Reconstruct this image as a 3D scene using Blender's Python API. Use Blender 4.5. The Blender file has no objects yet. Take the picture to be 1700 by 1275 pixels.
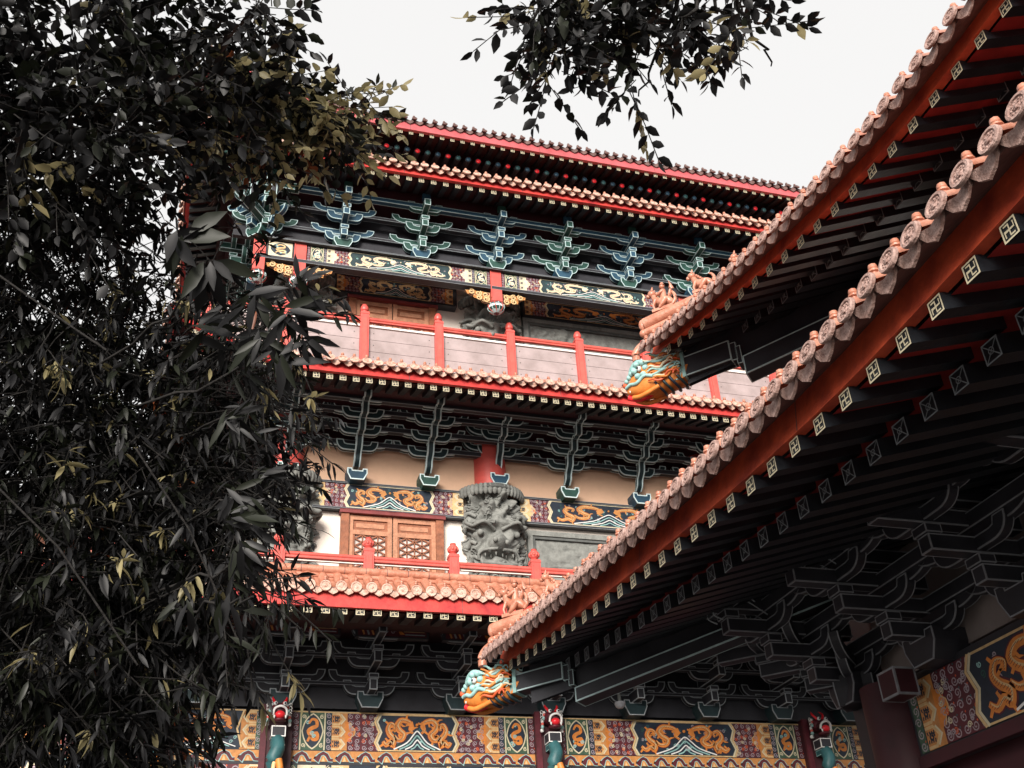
import bpy, math, random
from math import sin, cos, pi, sqrt, radians
from mathutils import Vector, noise
random.seed(7)
sc = bpy.context.scene
COL = sc.collection

# ------------------------------------------------------------------ camera
W0, H0, FPX = 1700.0, 1275.0, 1766.5
YAW, PIT, ROL = .32096, .56360, -.06259
CAM = Vector((0, 0, 1.6))
fwd = Vector((sin(YAW)*cos(PIT), cos(YAW)*cos(PIT), sin(PIT)))
rgt0 = Vector((cos(YAW), -sin(YAW), 0)); up0 = rgt0.cross(fwd)
RGT = rgt0*cos(ROL) + up0*sin(ROL); UP = -rgt0*sin(ROL) + up0*cos(ROL)
cd = bpy.data.cameras.new('camera'); cam = bpy.data.objects.new('camera', cd); COL.objects.link(cam)
cd.sensor_width = 36; cd.lens = 36*FPX/W0; cd.clip_start = .05; cd.clip_end = 3000
from mathutils import Matrix
cam.matrix_world = Matrix(((RGT.x, UP.x, -fwd.x, CAM.x), (RGT.y, UP.y, -fwd.y, CAM.y), (RGT.z, UP.z, -fwd.z, CAM.z), (0, 0, 0, 1)))
sc.camera = cam
def at(px, py, dist):
    d = RGT*(px-W0/2) - UP*(py-H0/2) + fwd*FPX
    return CAM + d.normalized()*dist

# ------------------------------------------------------------------ light
SUN_EL, SUN_AZ = radians(20), radians(-152)      # azimuth from +Y towards +X; light comes from front left
sd = Vector((sin(SUN_AZ)*cos(SUN_EL), cos(SUN_AZ)*cos(SUN_EL), sin(SUN_EL)))
ld = bpy.data.lights.new('sun', 'SUN'); ld.energy = 2.9; ld.angle = radians(28); ld.color = (1, .93, .85)
lo = bpy.data.objects.new('sun', ld); COL.objects.link(lo)
lo.rotation_euler = (-sd).to_track_quat('-Z', 'Y').to_euler(); lo.location = (0, 0, 40)
wd = bpy.data.worlds.new('World'); sc.world = wd; wd.use_nodes = True
nt = wd.node_tree; nt.nodes.clear()
n_out = nt.nodes.new('ShaderNodeOutputWorld'); n_bg = nt.nodes.new('ShaderNodeBackground')
n_sky = nt.nodes.new('ShaderNodeTexSky'); n_sky.sky_type = 'NISHITA'; n_sky.sun_disc = False
n_sky.sun_elevation = SUN_EL; n_sky.sun_rotation = SUN_AZ; n_sky.air_density = 1; n_sky.dust_density = 4
n_hsv = nt.nodes.new('ShaderNodeHueSaturation'); n_hsv.inputs['Saturation'].default_value = .08
n_mix = nt.nodes.new('ShaderNodeMixRGB'); n_mix.inputs[0].default_value = .86; n_mix.inputs[2].default_value = (5.0, 4.95, 4.9, 1)
nt.links.new(n_sky.outputs[0], n_hsv.inputs['Color']); nt.links.new(n_hsv.outputs[0], n_mix.inputs[1])
nt.links.new(n_mix.outputs[0], n_bg.inputs['Color']); n_bg.inputs['Strength'].default_value = .086
nt.links.new(n_bg.outputs[0], n_out.inputs[0])
sc.view_settings.view_transform = 'Standard'; sc.view_settings.look = 'None'
sc.view_settings.exposure = 1.25; sc.view_settings.gamma = 1

# ------------------------------------------------------------------ materials
MATS = {}
def mat(key, col, rough=.6, var=.25, scale=6, bump=0, bscale=30, spec=.4, transl=0, dirt=None, coat=0):
    m = bpy.data.materials.new(key); m.use_nodes = True; t = m.node_tree; b = t.nodes['Principled BSDF']
    tc = t.nodes.new('ShaderNodeTexCoord'); nz = t.nodes.new('ShaderNodeTexNoise')
    nz.inputs['Scale'].default_value = scale; nz.inputs['Detail'].default_value = 6; nz.inputs['Roughness'].default_value = .65
    geo = t.nodes.new('ShaderNodeNewGeometry'); t.links.new(geo.outputs['Position'], nz.inputs['Vector'])
    rp = t.nodes.new('ShaderNodeValToRGB')
    c = Vector(col); d = c*(1-var) if dirt is None else Vector(dirt)
    rp.color_ramp.elements[0].position = .32; rp.color_ramp.elements[1].position = .62
    rp.color_ramp.elements[0].color = (*d, 1); rp.color_ramp.elements[1].color = (*c, 1)
    t.links.new(nz.outputs['Fac'], rp.inputs[0]); t.links.new(rp.outputs[0], b.inputs['Base Color'])
    mr = t.nodes.new('ShaderNodeMapRange'); mr.inputs['To Min'].default_value = max(.05, rough-.12); mr.inputs['To Max'].default_value = min(1, rough+.15)
    t.links.new(nz.outputs['Fac'], mr.inputs[0]); t.links.new(mr.outputs[0], b.inputs['Roughness'])
    b.inputs['Specular IOR Level'].default_value = spec
    if coat: b.inputs['Coat Weight'].default_value = coat; b.inputs['Coat Roughness'].default_value = .25
    if bump:
        n2 = t.nodes.new('ShaderNodeTexNoise'); n2.inputs['Scale'].default_value = bscale; n2.inputs['Detail'].default_value = 5
        t.links.new(geo.outputs['Position'], n2.inputs['Vector'])
        bp = t.nodes.new('ShaderNodeBump'); bp.inputs['Strength'].default_value = bump; bp.inputs['Distance'].default_value = .02
        t.links.new(n2.outputs['Fac'], bp.inputs['Height']); t.links.new(bp.outputs[0], b.inputs['Normal'])
    if transl:
        tr = t.nodes.new('ShaderNodeBsdfTranslucent'); mx = t.nodes.new('ShaderNodeMixShader'); mx.inputs[0].default_value = transl
        t.links.new(rp.outputs[0], tr.inputs['Color']); o = t.nodes['Material Output']
        t.links.new(b.outputs[0], mx.inputs[1]); t.links.new(tr.outputs[0], mx.inputs[2]); t.links.new(mx.outputs[0], o.inputs['Surface'])
    MATS[key] = m; return m
mat('red_rail', (.60, .10, .078), .45, .25, 5, .15)
mat('red_fascia', (.58, .052, .042), .5, .3, 3.5, .2, 18, dirt=(.30, .022, .025))
mat('pink_fascia', (.50, .10, .11), .5, .3, 3, .15, 14)
mat('orange_fascia', (.62, .09, .034), .55, .5, 4, .25, 18, dirt=(.26, .03, .018))
mat('red_post', (.60, .095, .078), .4, .2, 5, .1)
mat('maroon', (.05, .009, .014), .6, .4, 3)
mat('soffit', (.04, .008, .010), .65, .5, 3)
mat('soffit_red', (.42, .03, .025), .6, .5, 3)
mat('tile', (.50, .225, .15), .38, .35, 9, .35, 40, dirt=(.33, .11, .06), coat=.3)
mat('tile_pale', (.62, .43, .35), .5, .3, 18, .6, 60, dirt=(.32, .15, .10))
mat('tile_aged', (.40, .27, .235), .6, .3, 22, .5, 70, dirt=(.20, .11, .09))
mat('header_red', (.20, .035, .035), .5, .3, 6)
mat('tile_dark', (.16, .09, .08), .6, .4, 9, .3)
mat('dark_green', (.028, .028, .035), .5, .4, 4)
mat('rafter_green', (.018, .021, .026), .4, .5, 5, .1)
mat('teal', (.03, .11, .12), .5, .4, 5)
mat('deep_teal', (.016, .038, .044), .5, .4, 5)
mat('blue', (.018, .065, .11), .5, .4, 5)
mat('green_paint', (.022, .075, .06), .5, .4, 5)
mat('pale_line', (.46, .60, .61), .6, .25, 12)
mat('grey_line', (.27, .30, .32), .6, .3, 12)
mat('bright_line', (.62, .76, .77), .6, .2, 12)
mat('mid_line', (.34, .37, .39), .6, .3, 12)
mat('dim_line', (.24, .25, .27), .6, .3, 12)
mat('cream_line', (.62, .55, .38), .55, .2, 20)
mat('cream', (.68, .58, .42), .6, .2, 14, .1)
mat('gold', (.56, .24, .07), .5, .3, 14, .2)
mat('gold_pale', (.66, .45, .22), .5, .3, 14, .2)
mat('orange', (.66, .22, .04), .5, .3, 12, .15)
mat('orange_red', (.60, .10, .03), .5, .3, 12, .15)
mat('navy', (.014, .024, .042), .5, .4, 8)
mat('paint_maroon', (.10, .013, .022), .5, .4, 8)
mat('paint_green', (.05, .10, .06), .5, .4, 8)
mat('lilac', (.36, .30, .33), .55, .3, 12)
mat('mint', (.30, .52, .50), .45, .35, 10, .2, 25)
mat('white_paint', (.75, .74, .72), .5, .12, 12)
mat('wall_white', (.74, .67, .60), .8, .10, 1.5, .1)
mat('wall_shaded', (.30, .25, .235), .8, .25, 2)  # pavilion plaster with the shade under the eave put into its colour
mat('wall_peach', (.68, .44, .30), .8, .15, 1.5, .1)
mat('plank', (.36, .29, .29), .65, .22, 2.2, .2, 12, dirt=(.24, .19, .185))
mat('wood', (.30, .105, .05), .55, .45, 9, .3, 30)
mat('wood_light', (.46, .21, .12), .55, .35, 12, .3, 30)
mat('paper', (.60, .52, .48), .7, .25, 10)
mat('stone', (.21, .215, .20), .75, .45, 7, .6, 24)
mat('stone_dark', (.10, .105, .10), .75, .4, 5, .4, 24)
mat('red_bright', (.7, .02, .03), .35, .1)
mat('steel_grey', (.25, .25, .27), .3, .2)
mat('paving', (.13, .125, .12), .8, .3, 1.2, .2)
mat('bark', (.015, .013, .012), .85, .4, 14, .8, 30)
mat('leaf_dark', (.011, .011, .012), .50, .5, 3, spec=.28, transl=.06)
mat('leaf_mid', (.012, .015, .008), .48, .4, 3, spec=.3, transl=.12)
mat('leaf_olive_lit', (.36, .31, .16), .42, .3, 3, transl=.4)  # olive leaves with their sunlit brightness put into the colour
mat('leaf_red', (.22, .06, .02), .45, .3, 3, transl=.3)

# ------------------------------------------------------------------ mesh builder
FO = {}          # facade-frame origin of every object
class B:
    def __init__(s): s.v = []; s.f = []; s.m = []; s.sm = []
    def add(s, vs, fs, m, smooth=False):
        k = len(s.v); s.v += [tuple(p) for p in vs]
        for f in fs: s.f.append([k+i for i in f]); s.m.append(m); s.sm.append(smooth)
        return s
    def box(s, x0, x1, y0, y1, z0, z1, m):
        return s.add([(x, y, z) for z in (z0, z1) for y in (y0, y1) for x in (x0, x1)],
            [(0, 2, 3, 1), (4, 5, 7, 6), (0, 1, 5, 4), (2, 6, 7, 3), (0, 4, 6, 2), (1, 3, 7, 5)], m)
    def obox(s, c, ax, ay, az, m, ring=None, w=.01):
        c, ax, ay, az = map(Vector, (c, ax, ay, az))
        for a, b2, d in ((ax, ay, az), (ay, az, ax), (az, ax, ay)):
            for sg in (1, -1):
                q = [c+d*sg + a*i + b2*j*sg for i, j in ((-1, -1), (1, -1), (1, 1), (-1, 1))]
                if ring is None or min(a.length, b2.length) < w*1.3: s.add(q, [(0, 1, 2, 3)], ring if ring and min(a.length, b2.length) < w*1.3 else m)
                else:
                    ia = 1-w/a.length; ib = 1-w/b2.length
                    q2 = [c+d*sg + a*i*ia + b2*j*ib*sg for i, j in ((-1, -1), (1, -1), (1, 1), (-1, 1))]
                    s.add(q+q2, [(0, 1, 5, 4), (1, 2, 6, 5), (2, 3, 7, 6), (3, 0, 4, 7)], ring)
                    s.add(q2, [(0, 1, 2, 3)], m)
        return s
    def rbox(s, x0, x1, y0, y1, z0, z1, m, ring, w=.01):
        return s.obox(((x0+x1)/2, (y0+y1)/2, (z0+z1)/2), ((x1-x0)/2, 0, 0), (0, (y1-y0)/2, 0), (0, 0, (z1-z0)/2), m, ring, w)
    def prism(s, pts, y0, y1, m, ring=None, w=.012, side=None, smooth=False):
        """pts in (x,z), extruded from y0 (front) to y1"""
        n = len(pts); side = side or m
        A = sum(pts[i][0]*pts[(i+1) % n][1]-pts[(i+1) % n][0]*pts[i][1] for i in range(n))
        if A < 0: pts = pts[::-1]
        fr = [(x, y0, z) for x, z in pts]; bk = [(x, y1, z) for x, z in pts]
        if ring:
            ins = []
            for i in range(n):
                p0, p1, p2 = Vector(pts[i-1]), Vector(pts[i]), Vector(pts[(i+1) % n])
                d1 = (p1-p0).normalized(); d2 = (p2-p1).normalized()
                n1 = Vector((-d1.y, d1.x)); n2 = Vector((-d2.y, d2.x)); h = n1+n2
                if h.length < .2: h = n1
                h = h/max(h.length_squared*.5, .35)
                q = p1+h*w; ins.append((q.x, y0, q.y))
            s.add(fr+ins, [(i, (i+1) % n, n+(i+1) % n, n+i) for i in range(n)], ring)
            s.add(ins, [tuple(range(n))], m)
            sg = 1 if y1 > y0 else -1
            ww = min(w, abs(y1-y0)/3)
            yy = [y0, y0+sg*ww, y1-sg*ww, y1]
            for k in range(3):
                s.add([(x, yy[k], z) for x, z in pts]+[(x, yy[k+1], z) for x, z in pts],
                      [(i, n+i, n+(i+1) % n, (i+1) % n) for i in range(n)], side if k == 1 else ring)
        else:
            s.add(fr, [tuple(range(n))], m); s.add(fr+bk, [(i, n+i, n+(i+1) % n, (i+1) % n) for i in range(n)], side, smooth)
        s.add(bk, [tuple(range(n))[::-1]], side)
        return s
    def tube(s, path, r, m, n=8, smooth=True, flat=1.0):
        path = [Vector(p) for p in path]; rs = r if isinstance(r, (list, tuple)) else [r]*len(path)
        vs = []; ref = Vector((0, 0, 1))
        for i, p in enumerate(path):
            d = (path[min(i+1, len(path)-1)]-path[max(i-1, 0)])
            d = d.normalized() if d.length > 1e-9 else Vector((0, 1, 0))
            a = d.cross(ref)
            if a.length < .1: a = d.cross(Vector((1, 0, 0)))
            a.normalize(); b2 = a.cross(d)
            for k in range(n):
                t = 2*pi*k/n; vs.append(p+a*cos(t)*rs[i]+b2*sin(t)*rs[i]*flat)
        fs = [(i*n+k, i*n+(k+1) % n, (i+1)*n+(k+1) % n, (i+1)*n+k) for i in range(len(path)-1) for k in range(n)]
        s.add(vs, fs, m, smooth); L = (len(path)-1)*n
        s.add(vs[:n], [tuple(range(n))[::-1]], m); s.add(vs[L:], [tuple(range(n))], m)
        return s
    def lathe(s, prof, c, m, n=14, axis='z', smooth=True, a0=0, a1=2*pi, mats=None):
        full = abs(a1-a0-2*pi) < 1e-6; N = n if full else n+1
        vs = []
        for r, h in prof:
            for k in range(N):
                t = a0+(a1-a0)*k/n; x, y = r*cos(t), r*sin(t)
                vs.append((c[0]+x, c[1]+y, c[2]+h) if axis == 'z' else (c[0]+x, c[1]+h, c[2]+y))
        for i in range(len(prof)-1):
            fs = [(i*N+k, i*N+(k+1) % N, (i+1)*N+(k+1) % N, (i+1)*N+k) for k in range(n)]
            s.add(vs, fs, mats[i] if mats else m, smooth) if False else None
            k0 = len(s.v)
            s.v += [tuple(v) for v in vs[i*N:(i+2)*N]]
            for k in range(n):
                s.f.append([k0+k, k0+(k+1) % N, k0+N+(k+1) % N, k0+N+k]); s.m.append(mats[i] if mats else m); s.sm.append(smooth)
        return s
    def ball(s, c, r, m, n=8, sc3=(1, 1, 1)):
        vs = []; R = n//2+1
        for i in range(R+1):
            ph = pi*i/R
            for k in range(n):
                t = 2*pi*k/n; vs.append((c[0]+r*sc3[0]*sin(ph)*cos(t), c[1]+r*sc3[1]*sin(ph)*sin(t), c[2]+r*sc3[2]*cos(ph)))
        s.add(vs, [(i*n+k, (i+1)*n+k, (i+1)*n+(k+1) % n, i*n+(k+1) % n) for i in range(R) for k in range(n)], m, True)
        return s
    # painted strokes on a plane facing -y
    def rib(s, pts, w, m, y, closed=False):
        n = len(pts); P = [Vector(p) for p in pts]; vs = []
        for i in range(n):
            a = P[i-1] if (i or closed) else P[i]; b2 = P[(i+1) % n] if (i < n-1 or closed) else P[i]
            d = b2-a; d = d.normalized() if d.length > 1e-9 else Vector((1, 0)); q = Vector((-d.y, d.x))
            ww = (w[i] if isinstance(w, (list, tuple)) else w)/2
            if 0 < i < n-1 or closed:
                d1 = (P[i]-a); 
                if d1.length > 1e-9: ww = ww/max(.5, abs(q.dot(Vector((-d1.normalized().y, d1.normalized().x)))))
            vs += [(P[i].x+q.x*ww, y, P[i].y+q.y*ww), (P[i].x-q.x*ww, y, P[i].y-q.y*ww)]
        fs = [(2*i, 2*i+1, 2*i+3, 2*i+2) for i in range(n-1)]
        if closed: fs.append((2*n-2, 2*n-1, 1, 0))
        return s.add(vs, fs, m)
    def poly(s, pts, m, y): return s.add([(x, y, z) for x, z in pts], [tuple(range(len(pts)))], m)
    def rect(s, x0, x1, z0, z1, m, y): return s.poly([(x0, z0), (x1, z0), (x1, z1), (x0, z1)], m, y)
    def mirror_corner(s, xL, yE):
        """fold the run along the front onto the side of the corner"""
        s.v = [(xL+(y-yE), yE+(x-xL), z) for x, y, z in s.v]; s.f = [f[::-1] for f in s.f]; return s
    def mesh(s, name, fo=(0, 0, 0)):
        me = bpy.data.meshes.new(name); keys = []
        for k in s.m:
            if k not in keys: keys.append(k)
        me.from_pydata([(x-fo[0], y-fo[1], z-fo[2]) for x, y, z in s.v], [], s.f)
        for k in keys: me.materials.append(MATS[k])
        me.polygons.foreach_set('material_index', [keys.index(k) for k in s.m])
        me.polygons.foreach_set('use_smooth', s.sm); me.update(); return me
    def build(s, name, parent=None, fo=(0, 0, 0), label=None):
        return place(s.mesh(name, fo), name, parent, fo, label)
def place(me, name, parent=None, fo=(0, 0, 0), label=None, rz=0):
    o = bpy.data.objects.new(name, me); COL.objects.link(o); FO[o.name] = Vector(fo)
    if parent: o.parent = parent; o.location = Vector(fo)-FO[parent.name]
    else: o.location = fo
    if rz: o.rotation_euler.z = rz
    if label: o['label'] = label
    return o
def tag(o, label=None, cat=None, group=None, kind=None):
    for k, v in (('label', label), ('category', cat), ('group', group), ('kind', kind)):
        if v: o[k] = v
    return o
def root(name, base, rz=0, **kw):
    """an empty at the thing's base; base is in the facade frame turned by rz about the world origin"""
    o = bpy.data.objects.new(name, None); COL.objects.link(o); b = Vector(base); FO[o.name] = b
    c, s_ = cos(rz), sin(rz); o.location = (b.x*c-b.y*s_, b.x*s_+b.y*c, b.z); o.rotation_euler.z = rz
    return tag(o, **kw)
def spline(P, n=6):
    out = []; P = [Vector(p) for p in P]
    for i in range(len(P)-1):
        a, b, c, d = P[max(i-1, 0)], P[i], P[i+1], P[min(i+2, len(P)-1)]
        for k in range(n):
            t = k/n; out.append(.5*((2*b)+(c-a)*t+(2*a-5*b+4*c-d)*t*t+(3*b-a-3*c+d)*t**3))
    return out+[P[-1]]

# ------------------------------------------------------------------ setting: ground
g = B(); g.add([(-600, -600, 0), (600, -600, 0), (600, 600, 0), (-600, 600, 0)], [(0, 1, 2, 3)], 'paving')
tag(g.build('ground'), kind='structure', label='paved temple courtyard')

# ------------------------------------------------------------------ eave (tiles, fascia, rafters)
def manji_end(b, x, y, z, h, line='cream_line'):
    """left-facing temple sign with a frame, on a plane facing -y"""
    f = h*.09; u = h*.30
    y1 = y-.004
    for a, c, d, e in ((-h, h, h-2*f, h), (-h, h, -h, -h+2*f), (-h, -h+2*f, -h+2*f, h-2*f), (h-2*f, h, -h+2*f, h-2*f)):
        b.rect(x+a, x+c, z+d, z+e, line, y1)
    q = 2*u
    for pts in ([(-q, -q), (-q, 0), (q, 0), (q, q)], [(q, -q), (0, -q), (0, -f*.9)], [(0, f*.9), (0, q), (-q, q)]):
        b.rib([(x+i, z+j) for i, j in pts], f*1.7, line, y1)
def lattice_end(b, x, y, z, h, line='grey_line'):
    y1 = y-.004; f = h*.07
    for a, c, d, e in ((-h, h, h-2*f, h), (-h, h, -h, -h+2*f), (-h, -h+2*f, -h+2*f, h-2*f), (h-2*f, h, -h+2*f, h-2*f)):
        b.rect(x+a, x+c, z+d, z+e, line, y1)
    k = h-2*f
    b.rib([(x-k, z-k), (x+k, z+k)], f*1.3, line, y1); b.rib([(x-k, z+k), (x-.02*h, z+.02*h)], f*1.3, line, y1-.001); b.rib([(x+.02*h, z-.02*h), (x+k, z-k)], f*1.3, line, y1-.001)
    b.rib([(x+.32*h*cos(t), z+.32*h*sin(t)) for t in [2*pi*i/10 for i in range(10)]], f*1.2, line, y1-.002, True)

def eave(rt, tier, xL, xR, yE, z0, lift, hf, tsp, rsp, slope=.62, depth=1.4, fascia='red_fascia', disc=.072, gap=.2,
         rh=.055, fly=.55, low=None, side=0, tapered=False, tile_label=None, ymax=None, indiv=True, tdark=False, rin=2.0, rslope=.28, relief=False, mset=(.4, .03), ov=.08, closed=False, sof='soffit'):
    """z0 = underside of the fascia on the straight run; lift(s) = rise at distance s from the left corner"""
    hfs = lambda s: hf*(1-.45*max(0, 1-s/3.0)) if tapered else hf
    N = 60
    def fasc(b, L):
        P = [xL + L*(i/N)**1.6 for i in range(N+1)]
        for i in range(N):
            a, c = P[i], P[i+1]; za, zc = z0+lift(a-xL), z0+lift(c-xL); ha, hc = hfs(a-xL), hfs(c-xL)
            b.add([(a, yE-.02, za), (c, yE-.02, zc), (c, yE+.02, zc+hc), (a, yE+.02, za+ha), (a, yE+.05, za), (c, yE+.05, zc), (c, yE+.07, zc+hc), (a, yE+.07, za+ha)],
                  [(0, 1, 2, 3), (0, 4, 5, 1), (3, 2, 6, 7), (4, 7, 6, 5)], fascia)
        q = 1.3
        while q < L:
            z = z0+lift(q); h_ = hfs(q); b.add([(xL+q, yE-.023, z+.003), (xL+q+.008, yE-.023, z+.003), (xL+q+.012, yE+.017, z+h_), (xL+q+.004, yE+.017, z+h_)], [(0, 1, 2, 3)], 'tile_dark'); q += random.uniform(1.9, 2.6)
    yT = yE-ov; zt = lambda s: z0+lift(s)+hfs(s)*.55+gap*.4
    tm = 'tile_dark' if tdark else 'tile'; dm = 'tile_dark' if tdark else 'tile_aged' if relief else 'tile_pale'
    def tiles(b, L):
        n = int(L/tsp)
        for i in range(n):
            s_ = .06+tsp*(i+.5)+random.uniform(-.006, .006); x = xL+s_; z = zt(s_)+random.uniform(-.006, .006)
            ln = min(depth, max(.12, s_)); r = disc
            # cover tile: half pipe in three overlapping courses
            K = 7; y = yT; nc = max(1, int(ln/.35))
            for c in range(nc):
                ya, yb = yT+ln*c/nc, yT+ln*(c+1)/nc; ra, rb = r*1.0, r*.9
                za, zb = z+(ya-yT)*slope, z+(yb-yT)*slope
                vs = [(x+ra*cos(pi*k/K), ya, za+ra*sin(pi*k/K)) for k in range(K+1)]+[(x+rb*cos(pi*k/K), yb, zb+rb*sin(pi*k/K)) for k in range(K+1)]
                b.add(vs, [(k, k+1, K+2+k, K+1+k) for k in range(K)], tm, True)
            # end disc with raised rim and boss
            k0 = len(b.v)
            b.lathe([(.0, -.018), (r*.30, -.012), (r*.36, -.006), (r*.74, -.006), (r*.80, -.014), (r*1.02, -.014), (r*1.08, -.006), (r*1.08, .012)], (x, yT, z), dm, 16, 'y')
            if relief:
                for k in range(9):
                    t = 2*pi*k/9+i; b.ball((x+r*.55*cos(t), yT-.005, z+r*.55*sin(t)), r*.12, dm, 6)
                for k in range(4):
                    t = pi/2*k+.4; b.obox((x+r*.2*cos(t), yT-.014, z+r*.2*sin(t)), (r*.16*cos(t), 0, r*.16*sin(t)), (0, .003, 0), (-r*.05*sin(t), 0, r*.05*cos(t)), dm)
            if relief or tier in (2, 3, 4):
                for q in range(k0, len(b.v)):
                    X_, Y_, Z_ = b.v[q]; b.v[q] = (X_, Y_+(Z_-z)*(.27 if relief else .45)-.02, Z_)
            # nail cap
            b.lathe([(.018, 0), (.018, .03), (.03, .035), (.03, .045), (.02, .05), (.024, .058), (.022, .078), (0, .085)], (x, yT+.05, z+r*.92), 'tile' if not tdark else 'tile_dark', 8)
            # drip tile between this row and the next
            xm = x+tsp/2; zm = z+(zt(s_+tsp)-z)*.5; w = tsp/2-.005
            pts = [(xm-w, zm+.0), (xm-w*.95, zm-.035), (xm-w*.55, zm-.085), (xm, zm-.115), (xm+w*.55, zm-.085), (xm+w*.95, zm-.035), (xm+w, zm+.0), (xm, zm-.03)]
            b.prism(pts, yT+.012, yT+.03, dm, dm, .012)
        # tile bed
        P = [xL+.0+L*i/30 for i in range(31)]
        for i in range(30):
            a, c = P[i], P[i+1]; da, dc = min(depth, a-xL), min(depth, c-xL); za, zc = zt(a-xL), zt(c-xL)
            b.add([(a, yT+.03, za-.01), (c, yT+.03, zc-.01), (c, yT+.03+dc, zc-.01+dc*slope), (a, yT+.03+da, za-.01+da*slope)], [(0, 1, 2, 3)], tm)
            b.add([(a, yT+.03, za-.05), (c, yT+.03, zc-.05), (c, yT+.03+dc, zc-.05+dc*slope), (a, yT+.03+da, za-.05+da*slope), (a, yT+.03, za-.01), (c, yT+.03, zc-.01)], [(3, 2, 1, 0), (0, 1, 5, 4)], 'tile_dark')
    def soff(b, L):
        P = [xL+L*(i/40) for i in range(41)]
        for i in range(40):
            a, c = P[i], P[i+1]; da, dc = min(rin, a-xL), min(rin, c-xL)
            za, zc = z0+lift(a-xL)-rh*.3, z0+lift(c-xL)-rh*.3
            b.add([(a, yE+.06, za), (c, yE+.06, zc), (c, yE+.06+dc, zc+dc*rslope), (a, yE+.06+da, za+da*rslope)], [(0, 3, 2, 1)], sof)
    L = xR-xL
    ro = B(); tiles(ro, L); ro = ro.build('roof', rt, (xL, yE, z0), tile_label)
    fb = B(); fasc(fb, L); fb.build('fascia_board', ro, (xL, yE, z0))
    sb = B(); soff(sb, L); sb.build('soffit', ro, (xL, yE, z0))
    # flying rafters
    def raf(ln, key, sz, off0, deco):
        b = B(); h = sz
        b.add([(-h, 0, -h), (h, 0, -h), (h, 0, h), (-h, 0, h), (-h, ln, -h+ln*rslope), (h, ln, -h+ln*rslope), (h, ln, h+ln*rslope), (-h, ln, h+ln*rslope)],
              [(0, 1, 2, 3), (0, 4, 5, 1), (0, 3, 7, 4), (1, 5, 6, 2), (3, 2, 6, 7)], key)
        if deco: deco(b, 0, 0, 0, h)
        return b
    base = raf(fly, 'rafter_green', rh, 0, manji_end); me = base.mesh('rafter')
    n = int((L-.3)/rsp)
    allb = B()
    for i in range(n):
        s_ = .38+rsp*i; x = xL+s_; z = z0+lift(s_)-rh*mset[0]; y = yE+mset[1]
        if indiv: place(me, 'rafter', ro, (x, y, z))
        else: allb.add([(a+x, b_+y, c+z) for a, b_, c in base.v], [], 'cream_line'); k = len(allb.v)-len(base.v); allb.f += [[q+k for q in f] for f in base.f]; allb.m += base.m; allb.sm += base.sm
    if not indiv: tag(allb.build('rafter_row', ro, (xL, yE, z0)), kind='stuff')
    if low:
        lsz, kind_, ysh, zsh = low
        b = B(); ci = 0
        for i in range(n):
            s_ = .38+rsp*i; x = xL+s_; ln = min(rin, max(s_, ysh+.1))-ysh
            z = z0+lift(s_)*.92+zsh; y = yE+ysh
            if kind_ == 'round':
                cm = ('red_bright', 'teal', 'blue')[i % 3]
                b.tube([(x, y, z), (x, y+ln, z+ln*rslope)], lsz, 'dark_green', 7); b.ball((x, y-.005, z), lsz*.85, cm, 8, (1, .5, 1))
            else:
                q = raf(ln, 'rafter_green', lsz, 0, lattice_end); k = len(b.v)
                b.v += [(a+x, b_+y, c+z) for a, b_, c in q.v]; b.f += [[w+k for w in f] for f in q.f]; b.m += q.m; b.sm += q.sm
        tag(b.build('lower_rafter_row', ro, (xL, yE, z0)), kind='stuff')
    if side:
        b = B(); tiles(b, side); fasc(b, side); soff(b, side); b.mirror_corner(xL, yE)
        for i in range(int((side-.3)/rsp)):
            s_ = .38+rsp*i; q = raf(fly, 'rafter_green', rh, 0, manji_end)
            q.v = [(a+xL+s_, c_+yE+mset[1], d+z0+lift(s_)-rh*mset[0]) for a, c_, d in q.v]; q.mirror_corner(xL, yE)
            k = len(b.v); b.v += q.v; b.f += [[w+k for w in f] for f in q.f]; b.m += q.m; b.sm += q.sm
        b.build('side_eave', rt, (xL, yE, z0))
    return ro, zt

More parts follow.
